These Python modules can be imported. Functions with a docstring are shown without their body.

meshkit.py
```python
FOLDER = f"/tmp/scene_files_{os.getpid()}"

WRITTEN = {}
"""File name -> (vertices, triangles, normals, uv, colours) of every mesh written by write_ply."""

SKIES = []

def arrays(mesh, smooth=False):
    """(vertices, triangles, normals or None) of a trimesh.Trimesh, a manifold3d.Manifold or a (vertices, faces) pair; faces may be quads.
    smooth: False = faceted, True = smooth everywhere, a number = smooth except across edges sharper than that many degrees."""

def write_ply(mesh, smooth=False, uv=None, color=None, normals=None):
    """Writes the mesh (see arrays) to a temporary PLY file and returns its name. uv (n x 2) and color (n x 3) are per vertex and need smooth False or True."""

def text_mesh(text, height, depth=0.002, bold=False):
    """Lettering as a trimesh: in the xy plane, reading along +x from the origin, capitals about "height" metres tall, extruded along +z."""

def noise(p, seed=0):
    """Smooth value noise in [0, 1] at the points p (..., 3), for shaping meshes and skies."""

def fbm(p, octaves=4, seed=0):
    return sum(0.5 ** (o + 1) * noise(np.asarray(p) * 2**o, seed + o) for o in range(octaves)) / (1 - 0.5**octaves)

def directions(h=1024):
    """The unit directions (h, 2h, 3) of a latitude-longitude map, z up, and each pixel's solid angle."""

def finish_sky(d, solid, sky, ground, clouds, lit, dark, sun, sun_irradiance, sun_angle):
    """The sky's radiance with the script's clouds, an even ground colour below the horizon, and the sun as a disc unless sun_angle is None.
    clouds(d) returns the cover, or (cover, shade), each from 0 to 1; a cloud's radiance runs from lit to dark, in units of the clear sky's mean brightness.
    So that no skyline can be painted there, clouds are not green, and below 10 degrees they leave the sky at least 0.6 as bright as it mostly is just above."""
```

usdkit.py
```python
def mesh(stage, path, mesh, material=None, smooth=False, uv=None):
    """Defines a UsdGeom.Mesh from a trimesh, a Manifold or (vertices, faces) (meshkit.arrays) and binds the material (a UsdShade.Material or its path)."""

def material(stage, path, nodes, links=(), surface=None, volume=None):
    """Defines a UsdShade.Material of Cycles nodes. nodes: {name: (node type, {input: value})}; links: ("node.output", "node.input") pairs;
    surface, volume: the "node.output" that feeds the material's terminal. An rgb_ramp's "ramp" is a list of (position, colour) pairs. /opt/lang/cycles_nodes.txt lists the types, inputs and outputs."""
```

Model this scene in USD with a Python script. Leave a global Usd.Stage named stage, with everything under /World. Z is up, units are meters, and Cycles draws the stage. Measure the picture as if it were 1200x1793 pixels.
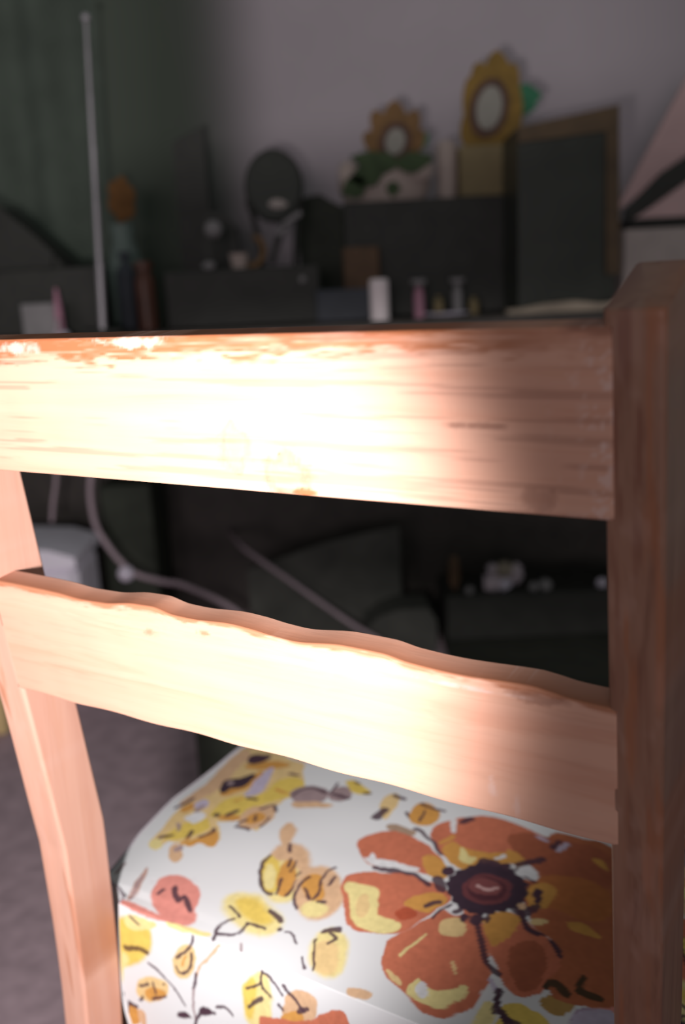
import math, numpy as np, trimesh, manifold3d, shapely, usdkit, meshkit
from pxr import Usd, UsdGeom, UsdLux, UsdShade, Gf, Sdf, Vt
stage = Usd.Stage.CreateInMemory()
UsdGeom.SetStageUpAxis(stage, 'Z'); UsdGeom.SetStageMetersPerUnit(stage, 1.0)
UsdGeom.Xform.Define(stage, '/World'); UsdGeom.Scope.Define(stage, '/World/Looks')
RNG = np.random.default_rng(7)
# ---------------------------------------------------------------- camera (image taken as 1200 x 1793)
F, CX, CY, EYE = 1593.0, 600.0, 896.5, 0.95
CAM_RIGHT = np.array([0.998769391, -0.0115107692, -0.0482411234])
CAM_DOWN = np.array([-0.0495954009, -0.231807865, -0.971496480])
CAM_FWD = np.cross(CAM_RIGHT, CAM_DOWN)
cam = UsdGeom.Camera.Define(stage, '/World/camera')
m = Gf.Matrix4d(*[*CAM_RIGHT, 0, *(-CAM_DOWN), 0, *(-CAM_FWD), 0, 0, 0, EYE, 1])
cam.AddTransformOp().Set(m)
cam.CreateHorizontalApertureAttr(24.0); cam.CreateVerticalApertureAttr(24.0 * 1793 / 1200)
cam.CreateFocalLengthAttr(F / 1200 * 24.0); cam.CreateClippingRangeAttr(Gf.Vec2f(0.02, 100))
cam.CreateFStopAttr(4.2); cam.CreateFocusDistanceAttr(0.52)
cam.CreateExposureAttr(0.0)
# ---------------------------------------------------------------- light: dim room fill, far window behind the photographer, the camera's flash
dome = UsdLux.DomeLight.Define(stage, '/World/sky_fill'); dome.CreateColorAttr(Gf.Vec3f(0.85, 0.95, 0.9)); dome.CreateIntensityAttr(0.055)
def aim(prim, eye, target):
    e, t = np.array(eye, float), np.array(target, float)
    b = e - t; b /= np.linalg.norm(b); r = np.cross([0, 0, 1], b); r /= np.linalg.norm(r); u = np.cross(b, r)
    prim.AddTransformOp().Set(Gf.Matrix4d(*[*r, 0, *u, 0, *b, 0, *e, 1]))
win = UsdLux.RectLight.Define(stage, '/World/far_window_light'); aim(win, (-1.2, -6.5, 1.25), (0.2, 2.0, 1.0))
win.CreateWidthAttr(2.6); win.CreateHeightAttr(1.4); win.CreateColorAttr(Gf.Vec3f(1.0, 0.86, 0.90)); win.CreateIntensityAttr(6.5)
flash = UsdLux.SphereLight.Define(stage, '/World/camera_flash'); flash.CreateRadiusAttr(0.025)
aim(flash, (-0.17, 0.0, 0.84), (-0.3401, 0.9821, 0.759))
flash.CreateColorAttr(Gf.Vec3f(1.0, 0.98, 0.94)); flash.CreateIntensityAttr(1850.0)
sh = UsdLux.ShapingAPI.Apply(flash.GetPrim()); sh.CreateShapingConeAngleAttr(43.2); sh.CreateShapingConeSoftnessAttr(0.44)

# ---------------------------------------------------------------- helpers
def at(px, py, Y):
    q = CAM_RIGHT * (px - CX) / F + CAM_DOWN * (py - CY) / F + CAM_FWD
    return np.array([0, 0, EYE]) + q * (Y / q[1])
taken = {}
def numbered(parent, name):
    k = (parent, name); n = taken.get(k, -1) + 1; taken[k] = n
    return f'{parent}/{name}' + (f'_{n:03d}' if n else '')
def tag(prim, label=None, cat=None, group=None, kind=None):
    for k, v in (('label', label), ('category', cat), ('group', group), ('kind', kind)):
        if v: prim.SetCustomDataByKey(k, v)
    return prim
def thing(name, label, cat, loc=(0, 0, 0), rotz=0, group=None):
    x = UsdGeom.Xform.Define(stage, numbered('/World', name))
    x.AddTranslateOp().Set(Gf.Vec3d(*map(float, loc)))
    if rotz: x.AddRotateZOp().Set(float(rotz))
    p = tag(x.GetPrim(), label, cat, group); LOC[str(p.GetPath())] = np.array(loc, float)
    return p
LOC = {}
def obj(name, mesh, material, parent=None, smooth=35, world=False, label=None, cat=None, group=None, kind=None, paint=None):
    """One mesh. world=True: the mesh is given in world coordinates and its thing's base is subtracted."""
    pp = '/World' if parent is None else str(parent.GetPath())
    v, f, n = meshkit.arrays(mesh, smooth)
    if world and parent is not None:
        top = '/'.join(pp.split('/')[:3]); v = v - LOC[top]
    path = numbered(pp, name)
    g = UsdGeom.Mesh.Define(stage, path)
    g.CreatePointsAttr(Vt.Vec3fArray.FromNumpy(v.astype(np.float32)))
    g.CreateFaceVertexCountsAttr(Vt.IntArray.FromNumpy(np.full(len(f), 3, np.int32)))
    g.CreateFaceVertexIndicesAttr(Vt.IntArray.FromNumpy(f.astype(np.int32).ravel()))
    g.CreateSubdivisionSchemeAttr('none')
    if n is not None:
        g.CreateNormalsAttr(Vt.Vec3fArray.FromNumpy(n.astype(np.float32))); g.SetNormalsInterpolation('vertex')
    if paint is not None:
        UsdGeom.PrimvarsAPI(g).CreatePrimvar('paint', Sdf.ValueTypeNames.Color3fArray, 'vertex').Set(Vt.Vec3fArray.FromNumpy(np.asarray(paint, np.float32)))
    UsdShade.MaterialBindingAPI.Apply(g.GetPrim()).Bind(material)
    return tag(g.GetPrim(), label, cat, group, kind)
def hull(pts): return manifold3d.Manifold.hull_points(np.asarray(pts, float))
def box(x0, x1, y0, y1, z0, z1, b=0.004):
    """A chamfered box."""
    b = min(b, (x1 - x0) / 3, (y1 - y0) / 3, (z1 - z0) / 3); P = []
    for ax in range(3):
        for sx in (0, 1):
            for sy in (0, 1):
                for sz in (0, 1):
                    p = [x1 - b if sx else x0 + b, y1 - b if sy else y0 + b, z1 - b if sz else z0 + b]
                    p[ax] = ((x1, y1, z1)[ax] if (sx, sy, sz)[ax] else (x0, y0, z0)[ax]); P.append(p)
    return hull(P)
def lathe(profile, center=(0, 0, 0), n=28):
    m_ = trimesh.creation.revolve(np.asarray(profile, float), sections=n); m_.apply_translation(center); return m_
def spline(pts, k=8):
    p = np.asarray(pts, float); q = np.vstack([2 * p[0] - p[1], p, 2 * p[-1] - p[-2]]); out = []
    for i in range(1, len(q) - 2):
        for t in np.linspace(0, 1, k, endpoint=False):
            a, b, c, d = q[i - 1:i + 3]
            out.append(.5 * (2 * b + (c - a) * t + (2 * a - 5 * b + 4 * c - d) * t * t + (3 * b - a - 3 * c + d) * t ** 3))
    return np.vstack([out, p[-1]])
def tube(pts, rad, sides=10):
    p = np.asarray(pts, float); R = np.broadcast_to(rad, (len(p),)).astype(float)
    t = np.gradient(p, axis=0); t /= np.linalg.norm(t, axis=1, keepdims=True)
    ref = np.array([0, 1.0, 0]) if abs(t[:, 1]).max() < .95 else np.array([1.0, 0, 0])
    a = np.cross(t, ref); a /= np.linalg.norm(a, axis=1, keepdims=True); b = np.cross(t, a)
    w = np.arange(sides) * 2 * np.pi / sides
    v = p[:, None] + R[:, None, None] * (np.cos(w)[None, :, None] * a[:, None] + np.sin(w)[None, :, None] * b[:, None])
    n = len(p); i, j = np.meshgrid(np.arange(n - 1), np.arange(sides), indexing='ij'); k = (j + 1) % sides
    q = np.stack([i * sides + j, i * sides + k, (i + 1) * sides + k, (i + 1) * sides + j], -1).reshape(-1, 4)
    v = np.vstack([v.reshape(-1, 3), p[0], p[-1]]); N = n * sides
    j = np.arange(sides); k = (j + 1) % sides
    f = np.vstack([q[:, [0, 1, 2]], q[:, [0, 2, 3]], np.c_[k, j, np.full(sides, N)], np.c_[(n - 1) * sides + j, (n - 1) * sides + k, np.full(sides, N + 1)]])
    m_ = trimesh.Trimesh(v, f, process=False); m_.fix_normals(); return m_
def blob(c, r, amp=.12, freq=2.2, seed=0, sub=3, flat=None):
    m_ = trimesh.creation.icosphere(sub); v = np.array(m_.vertices)
    n = meshkit.noise(v * freq + 10 + seed * 7.3, seed) - .5
    v = v * (1 + 2 * amp * n)[:, None] * np.asarray(r) + np.asarray(c)
    if flat is not None: v[:, 2] = np.maximum(v[:, 2], flat)
    return trimesh.Trimesh(v, m_.faces, process=False)
def outline(pts, y0, y1):
    """A polygon in the x-z plane, given as (x, z), extruded from y0 to y1."""
    m_ = trimesh.creation.extrude_polygon(shapely.Polygon(pts).buffer(0), y1 - y0, engine='earcut')
    v = np.array(m_.vertices); m_ = trimesh.Trimesh(np.c_[v[:, 0], y0 + v[:, 2], v[:, 1]], m_.faces, process=False); m_.fix_normals(); return m_
def join(*ms): return trimesh.util.concatenate([trimesh.Trimesh(*meshkit.arrays(x)[:2], process=False) for x in ms])

# ---------------------------------------------------------------- materials
LK = '/World/Looks/'
def plain(name, c, rough=.6, var=.12, scale=25, spec=.4, coat=0, bump=.0, metal=0):
    lo, hi = [max(0, x * (1 - var)) for x in c], [min(1, x * (1 + var)) for x in c]
    nodes = {'tc': ('texture_coordinate', {}), 'n': ('noise_texture', {'scale': scale, 'detail': 4.0}), 'r': ('rgb_ramp', {'ramp': [(.3, lo), (.7, hi)]}),
             'b': ('bump', {'strength': bump, 'distance': .01}), 'p': ('principled_bsdf', {'roughness': rough, 'specular_ior_level': spec, 'coat_weight': coat, 'metallic': metal})}
    links = [('tc.object', 'n.vector'), ('n.fac', 'r.fac'), ('r.color', 'p.base_color')]
    if bump: links += [('n.fac', 'b.height'), ('b.normal', 'p.normal')]
    return usdkit.material(stage, LK + name, nodes, links, surface='p.BSDF')
def wood(name, stretch, dark, mid, light, rough=.5, painted=False):
    nodes = {'tc': ('texture_coordinate', {}), 'mp': ('mapping', {'scale': stretch}), 'n': ('noise_texture', {'scale': 1.0, 'detail': 5.0, 'roughness': .6, 'distortion': .6}),
             'mp2': ('mapping', {'scale': [x * .22 for x in stretch]}), 'n2': ('noise_texture', {'scale': 1.0, 'detail': 2.0, 'distortion': 1.2}),
             'r': ('rgb_ramp', {'ramp': [(.32, dark), (.46, mid), (.68, light)]}), 'r2': ('rgb_ramp', {'ramp': [(.35, (.93, .88, .87)), (.6, (1, 1, 1))]}),
             'mu': ('mix_color', {'blend_type': 'multiply', 'fac': 1.0}), 'b': ('bump', {'strength': .12, 'distance': .002}),
             'p': ('principled_bsdf', {'roughness': rough, 'specular_ior_level': .35})}
    links = [('tc.object', 'mp.vector'), ('mp.vector', 'n.vector'), ('tc.object', 'mp2.vector'), ('mp2.vector', 'n2.vector'), ('n.fac', 'r.fac'), ('n2.fac', 'r2.fac'),
             ('r.color', 'mu.a'), ('r2.color', 'mu.b'), ('n.fac', 'b.height'), ('b.normal', 'p.normal')]
    last = 'mu.result'
    if painted:
        nodes |= {'at': ('attribute', {'attribute': 'paint'}), 'sp': ('separate_color', {}),
                  'm1': ('mix_color', {'blend_type': 'mix', 'b': (.33, .105, .045)}), 'm2': ('mix_color', {'blend_type': 'mix', 'b': (.17, .055, .035)}), 'm3': ('mix_color', {'blend_type': 'mix', 'b': (.62, .40, .36)})}
        links += [('at.color', 'sp.color'), (last, 'm1.a'), ('sp.r', 'm1.fac'), ('m1.result', 'm2.a'), ('sp.g', 'm2.fac'), ('m2.result', 'm3.a'), ('sp.b', 'm3.fac')]
        last = 'm3.result'
    links.append((last, 'p.base_color'))
    return usdkit.material(stage, LK + name, nodes, links, surface='p.BSDF')
WD, WM, WL = (.575, .29, .21), (.60, .32, .238), (.61, .33, .25)
M_rail = wood('rail_wood', (7., 60., 110.), WD, WM, WL, .6, True)
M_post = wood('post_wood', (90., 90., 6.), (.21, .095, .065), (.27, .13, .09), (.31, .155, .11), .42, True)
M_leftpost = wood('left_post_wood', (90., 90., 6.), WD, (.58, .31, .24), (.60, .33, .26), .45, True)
M_frame = wood('seat_frame_wood', (10., 60., 80.), (.30, .14, .09), (.42, .22, .14), (.5, .27, .18))
M_fabric = usdkit.material(stage, LK + 'printed_floral_cotton', {'at': ('attribute', {'attribute': 'paint'}), 'tc': ('texture_coordinate', {}), 'w': ('wave_texture', {'scale': 420.0, 'distortion': 1.0}),
    'b': ('bump', {'strength': .06, 'distance': .0008}), 'p': ('principled_bsdf', {'roughness': .85, 'specular_ior_level': .15, 'sheen_weight': .0})},
    [('at.color', 'p.base_color'), ('tc.object', 'w.vector'), ('w.fac', 'b.height'), ('b.normal', 'p.normal')], surface='p.BSDF')
M_piping = plain('piping_cotton', (.36, .31, .35), .85, .1, 60)
M_wall = plain('wall_paint', (.45, .385, .43), .9, .05, 3)
M_curtain = plain('green_curtain', (.102, .122, .102), .95, .15, 8)
M_carpet = plain('floor_carpet', (.44, .315, .36), 1.0, .16, 26, spec=.05, bump=.25)
M_desk = plain('dark_desk_wood', (.050, .040, .036), .55, .25, 12)
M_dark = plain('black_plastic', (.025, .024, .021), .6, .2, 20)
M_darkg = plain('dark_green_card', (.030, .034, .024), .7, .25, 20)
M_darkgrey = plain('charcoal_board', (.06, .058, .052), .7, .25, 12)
M_navy = plain('slate_blue_plastic', (.05, .053, .07), .6, .15, 20)
M_brown = plain('brown_card', (.115, .062, .035), .7, .2, 20)
M_redbrown = plain('red_brown_glass', (.10, .035, .022), .4, .2, 20)
M_casing = plain('brown_wood_casing', (.085, .050, .024), .55, .25, 14)
M_screen = plain('dark_screen', (.027, .028, .023), .35, .2, 9)
M_orange = plain('orange_petals', (.20, .085, .025), .8, .2, 30)
M_ochre = plain('ochre_petals', (.225, .13, .028), .8, .2, 30)
M_tan = plain('tan_petals', (.19, .10, .04), .8, .2, 30)
M_ring = plain('dark_brown_ring', (.085, .04, .03), .7, .2, 30)
M_oval = plain('grey_white_face', (.27, .25, .225), .6, .08, 30)
M_green = plain('green_felt', (.035, .16, .085), .8, .25, 30)
M_dgreen = plain('dark_leaf', (.045, .07, .030), .8, .25, 30)
M_pot = plain('pale_pink_ceramic', (.40, .315, .29), .6, .12, 16)
M_olive = plain('olive_wood_block', (.22, .165, .085), .7, .12, 16)
M_white = plain('white_wax', (1.0, .84, .88), .5, .03, 20)
M_lilac = plain('white_plastic', (.62, .55, .66), .45, .05, 20)
M_bin = plain('bin_plastic', (.85, .78, .90), .5, .04, 12)
M_pink = plain('pink_plastic', (.42, .19, .27), .45, .1, 20)
M_greyp = plain('grey_plastic', (.23, .21, .22), .5, .12, 20)
M_cable = plain('mauve_grey_cable', (.36, .27, .31), .55, .08, 20)
M_paper = plain('crumpled_paper', (.52, .42, .48), .8, .15, 40)
M_beige = plain('beige_cloth', (.34, .275, .22), .9, .15, 14)
M_pinkcard = plain('pink_card', (.56, .375, .38), .8, .06, 14)
M_greybox = plain('pale_grey_card', (.46, .385, .37), .8, .08, 14)
M_metal = plain('chrome_rod', (.46, .42, .46), .42, .04, 20, metal=.45)
M_yellow = plain('yellow_ochre_card', (.72, .52, .26), .8, .1, 14)
M_teal = plain('pale_teal_glass', (.16, .20, .185), .5, .1, 14)
M_mat = plain('rubber_mat', (.030, .029, .022), .9, .2, 14)
M_sheer = usdkit.material(stage, LK + 'thinning_net', {'g': ('texture_coordinate', {}), 's': ('separate_xyz', {}), 'mr': ('map_range', {'range_type': 'smoothstep', 'from_min': .48, 'from_max': .98, 'to_min': .0, 'to_max': 1.0, 'clamp': True}), 'd': ('diffuse_bsdf', {'color': (.105, .120, .100)}), 't': ('transparent_bsdf', {}), 'm': ('mix_closure', {})},
    [('g.object', 's.vector'), ('s.x', 'mr.value'), ('mr.result', 'm.fac'), ('d.BSDF', 'm.closure1'), ('t.BSDF', 'm.closure2')], surface='m.closure')
M_black = plain('black_lacquer', (.02, .02, .02), .35, .2, 14)
# ---------------------------------------------------------------- the room
obj('floor', box(-2.6, 2.6, -1.0, 2.9, -.05, 0, .002), M_carpet, kind='structure', smooth=False, label='mauve grey carpet floor under the chair')
obj('wall_back', box(-2.6, 2.6, 2.9, 3.0, 0, 2.6, .002), M_wall, kind='structure', smooth=False, label='mauve grey painted wall behind the desk')
obj('baseboard_back', box(-2.6, 2.6, 2.885, 2.9, 0, .09, .003), M_desk, kind='structure', label='dark baseboard along the wall')

# ---------------------------------------------------------------- the chair. s runs left along the back from the right post's inner face, t down the leaning back
SIN, COS = math.sin(math.radians(7)), math.cos(math.radians(7)); Z0, GAP = .89385, .42
chair = thing('dining_chair', 'worn orange-brown wooden ladder-back chair with floral cushioned seat, seen from behind', 'chair', (-.07055, .47953, 0), -31.3866)
def C(s, t, n):      # chair coordinates of a point of the back: n is depth away from the rear face
    s, t, n = np.broadcast_arrays(*(np.asarray(x, float) for x in (s, t, n)))
    return np.stack([GAP / 2 - s, t * SIN + n * COS, Z0 - t * COS + n * SIN], -1)
def strip(rows, closed_caps=True):
    """rows: (k, m, 3) closed loops of m points swept over k stations."""
    k, m_ = rows.shape[:2]; i, j = np.meshgrid(np.arange(k - 1), np.arange(m_), indexing='ij'); j2 = (j + 1) % m_
    q = np.stack([i * m_ + j, i * m_ + j2, (i + 1) * m_ + j2, (i + 1) * m_ + j], -1).reshape(-1, 4)
    f = np.vstack([q[:, [0, 1, 2]], q[:, [0, 2, 3]]]); v = rows.reshape(-1, 3)
    v = np.vstack([v, rows[0].mean(0), rows[-1].mean(0)]); N = k * m_; j = np.arange(m_); j2 = (j + 1) % m_
    f = np.vstack([f, np.c_[j2, j, np.full(m_, N)], np.c_[(k - 1) * m_ + j, (k - 1) * m_ + j2, np.full(m_, N + 1)]])
    m2 = trimesh.Trimesh(v, f, process=False); m2.fix_normals(); return m2
def fb(x, y, seed=0): return meshkit.noise(np.stack([x, y, np.zeros_like(x)], -1), seed)
def fb3(x, y, seed=0): return .5 * fb(x, y, seed) + .3 * fb(x * 2.1, y * 2.1, seed + 1) + .2 * fb(x * 4.3, y * 4.3, seed + 2)
def rail(top, bot, thick, ns, nt, r=.0016):
    s = np.linspace(-.004, GAP + .004, ns); T, B = top(s), bot(s)
    arc = np.linspace(0, np.pi / 2, 4); loop_t, loop_n = [], []
    w = np.linspace(0, 1, nt)
    rows = np.empty((ns, nt + 12 + 4, 3)); tt = np.empty((ns, nt + 16)); nn = np.empty_like(tt)
    for i in range(ns):
        t0, t1 = T[i], B[i]
        face_t = t0 + r + (t1 - t0 - 2 * r) * w
        tr = [t1 - r + r * np.sin(a) for a in arc[1:]]; nr = [r - r * np.cos(a) for a in arc[1:]]
        a2 = [t1 - r + r * np.cos(a) for a in arc]; b2 = [thick - r + r * np.sin(a) for a in arc]
        a3 = [t0 + r - r * np.sin(a) for a in arc]; b3 = [thick - r + r * np.cos(a) for a in arc]
        a4 = [t0 + r - r * np.cos(a) for a in arc]; b4 = [r - r * np.sin(a) for a in arc]
        lt = np.r_[face_t, tr, a2, a3, a4]; ln = np.r_[np.zeros(nt), nr, b2, b3, b4]
        tt[i, :len(lt)] = lt[:nt + 16]; nn[i, :len(lt)] = ln[:nt + 16]
        if len(lt) < nt + 16: tt[i, len(lt):] = lt[-1]; nn[i, len(lt):] = ln[-1] - .00001
    S = np.broadcast_to(s[:, None], tt.shape)
    wob = (fb(S * 9, tt * 9, 4) - .5) * .0012 + (fb(S * 60, tt * 60, 5) - .5) * .0004
    return strip(C(S, tt, nn + np.where(nn < r, wob, 0))), S, tt, nn
def blot(S, T, s0, t0, rs, rt, seed, soft=.5):
    d = np.hypot((S - s0) / rs, (T - t0) / rt) + (fb3(S * 150, T * 150, seed) - .5) * 1.5
    return np.clip((1 - d) / soft, 0, 1)
def ring_blot(S, T, s0, t0, rs, rt, seed, w=.3):
    d = np.hypot((S - s0) / rs, (T - t0) / rt) + (fb3(S * 150, T * 150, seed) - .5) * 1.2
    return np.clip(1 - np.abs(d - 1) / w, 0, 1)
def finish_paint(p, n_extra=2):
    p = np.clip(p.reshape(-1, 3), 0, 1); return np.vstack([p, np.zeros((n_extra, 3))])
# top rail: worn edge with the varnish left in an orange band, drips and chips
mesh_, S, T, N_ = rail(lambda s: -.0395 - .0009 * s / .42 + 0 * s, lambda s: .0432 + 0 * s, .0195, 300, 64)
edge = T - (-.0395)
band = np.clip((.0105 + .006 * (fb(S * 30, S * 0, 9) - .3) - edge + (fb3(S * 55, T * 420, 10) - .5) * .016) / .004, 0, 1) * np.clip((S + .02) / .08, .35, 1)
p = np.zeros((*S.shape, 3)); p[..., 0] = band * np.clip(.45 + 1.7 * (fb3(S * 40, T * 500, 11) - .25), .1, 1)
p[..., 2] += .9 * blot(S, T, .255, -.037, .028, .0035, 21) + .8 * blot(S, T, .345, -.035, .02, .004, 22) + .5 * np.clip((fb3(S * 260, T * 260, 23) - .66) / .08, 0, 1) * np.clip((.03 - S) / .03, 0, 1)
p[..., 2] += .8 * np.clip((fb3(S * 200, T * 200, 33) - .6) / .08, 0, 1) * np.clip((.012 - S) / .008, 0, 1)
p[..., 1] += .8 * np.clip((fb(S * 25, S * 0, 26) - .45) / .2, 0, 1) * np.clip((.005 - edge + (fb3(S * 60, T * 300, 27) - .5) * .008) / .003, 0, 1) * np.clip((.21 - S) / .1, 0, 1) * .8
for s0, t0, rs, rt, sd, a in ((.193, .020, .009, .012, 31,   .30), (.163, .034, .012, .012, 32, .42)): p[..., 0] += a * blot(S, T, s0, t0, rs, rt, sd) * .5 + a * ring_blot(S, T, s0, t0, rs, rt, sd)
p[..., 0] += .9 * blot(S, T, .152, .041, .010, .0022, 34); p[..., 1] += .35 * blot(S, T, .165, .0415, .012, .0018, 35) + .7 * blot(S, T, .1645, .021, .0012, .0012, 36)
p[..., 1] += .55 * blot(S, T, .052, .003, .018, .0016, 37) + .35 * blot(S, T, .028, .036, .01, .006, 38) + .30 * np.clip((fb3(S * 8, T * 260, 39) - .60) / .06, 0, 1)
obj('top_rail', mesh_, M_rail, chair, smooth=True, paint=finish_paint(p))
# lower rail with its scalloped upper edge
LS = [-.01, -.0001, .0172, .0281, .0379, .0751, .1021, .1185, .141, .1736, .1875, .204, .219, .2453, .2598, .2781, .2914, .3195, .3384, .3626, .3847, .42, .43]
LT = [.1355, .1353, .1344, .1326, .1315, .1324, .1309, .1282, .1277, .1306, .1297, .1276, .1267, .1280, .1275, .1241, .1243, .1275, .1277, .1258, .1250, .1245, .1245]
from scipy.interpolate import PchipInterpolator
low = PchipInterpolator(LS, LT)
mesh_, S, T, N_ = rail(lambda s: low(s), lambda s: .2105 + .0022 * (1 - s / .42) + .0006 * np.sin(s * 90), .0185, 300, 60)
edge = T - low(S)
p = np.zeros((*S.shape, 3))
p[..., 0] = .8 * np.clip((.0035 - edge + (fb3(S * 60, T * 300, 41) - .5) * .007) / .002, 0, 1) * (N_ < .006)
for s0, t0, rs, rt, sd, a in ((.282, .142, .006, .004, 42, .5), (.236, .136, .007, .002, 43, .7)): p[..., 0] += a * blot(S, T, s0, t0, rs, rt, sd)
p[..., 2] += .8 * blot(S, T, .07, .1385 + (.07 - .07), .03, .0012, 44) + .6 * blot(S, T, .060, .195, .003, .006, 45) + .5 * blot(S, T, .047, .203, .002, .008, 46) + .4 * np.clip((fb3(S * 260, T * 260, 47) - .68) / .08, 0, 1) * np.clip((.09 - S) / .03, 0, 1) * (N_ > .003)
p[..., 1] += .06 * np.clip((fb3(S * 14, T * 300, 49) - .62) / .06, 0, 1) + .45 * blot(S, T, .035, .1375, .02, .003, 48)
obj('lower_rail', mesh_, M_rail, chair, smooth=True, paint=finish_paint(p))
# posts that run down into the rear legs, kinked just above the seat
def post(s0, s1, mat, seed, deep):
    st = []      # (y of rear face, z, depth, tilt)
    for t in np.r_[-.046, np.linspace(-.045, .355, 110)]: st.append((t * SIN, Z0 - t * COS, 1.0))
    yk, zk = st[-1][:2]
    for z in np.linspace(zk - .006, 0, 60):
        u = (zk - z) / zk; st.append((yk + .034 * min(u, .25) * .35 - .045 * max(u - .12, 0) ** 1.5, z, 0.0))
    rows, stn = [], []
    c = .0028
    for y, z, lean in st:
        u = max(0, (.53 - z) / .53); dep = deep - (.004 if deep > .05 else .012) * u; e = .004 * u
        x0, x1 = GAP / 2 - s1 + e, GAP / 2 - s0 - e
        pr = []
        for cx, cy, a0 in ((x0 + c, y + c, 180), (x1 - c, y + c, 270), (x1 - c, y + dep - c, 0), (x0 + c, y + dep - c, 90)):
            for a in np.radians([a0, a0 + 30, a0 + 60, a0 + 90]): pr.append((cx + c * math.cos(a), cy + c * math.sin(a)))
        # finer rear face between the first and second corner
        k = pr[3:4] + [(pr[3][0] + (pr[4][0] - pr[3][0]) * w, pr[3][1]) for w in np.linspace(.1, .9, 9)] + pr[4:] + pr[:3]
        rows.append([(a, b, z + (b - y) * (SIN if lean else 0) + (b - y) * .20 * max(0, 1 - len(rows) / 10)) for a, b in k])
    rows = np.array(rows); rows[0, :, :2] = rows[0, :, :2].mean(0) + (rows[0, :, :2] - rows[0, :, :2].mean(0)) * .93
    X, Zc = rows[..., 0], rows[..., 2]
    rows[..., 1] += (fb(X * 80 + seed, Zc * 14, seed) - .5) * .0008
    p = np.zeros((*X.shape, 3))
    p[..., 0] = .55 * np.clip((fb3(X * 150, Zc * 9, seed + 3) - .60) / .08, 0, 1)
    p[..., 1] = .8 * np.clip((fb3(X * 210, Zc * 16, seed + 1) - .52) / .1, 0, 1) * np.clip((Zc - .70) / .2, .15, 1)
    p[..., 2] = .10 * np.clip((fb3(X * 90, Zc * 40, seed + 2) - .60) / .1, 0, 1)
    return strip(rows), finish_paint(p)
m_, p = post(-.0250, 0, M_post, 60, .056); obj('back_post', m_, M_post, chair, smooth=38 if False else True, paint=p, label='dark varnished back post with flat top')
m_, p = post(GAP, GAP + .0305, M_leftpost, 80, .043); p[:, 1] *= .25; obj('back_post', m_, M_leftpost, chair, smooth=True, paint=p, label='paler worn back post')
# cushion
BB = [.087, .099, .106, .135, .17, .23, .34, .44, .475, .487]; SS = [.417, .419, .452, .460, .472, .483, .487, .478, .455, .42]
B0, B1, ZE, ZB = .087, .487, .468, .345
b = np.r_[np.linspace(B0, .37, 355), np.linspace(.374, B1, 40)]
uu = np.r_[np.linspace(0, .62, 430), np.linspace(.625, 1, 90)]
L = np.interp(b, BB, SS)
S = L[:, None] - uu[None, :] * (2 * L - GAP)[:, None]; Bm = np.broadcast_to(b[:, None], S.shape); v = (Bm - B0) / (B1 - B0)
Zt = ZE + .018 * (1 - np.abs(2 * uu[None, :] - 1) ** 3) * (1 - np.abs(2 * v - 1) ** 3) + (fb(S * 14, Bm * 14, 90) - .5) * .0025 * np.clip(v * 12, 0, 1)
side = np.linspace(0, 1, 34)[1:]; wall = np.linspace(0, 1, 112)[1:]; H = ZE - ZB
sag = lambda w: .006 * np.sin(np.pi * w)
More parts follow.
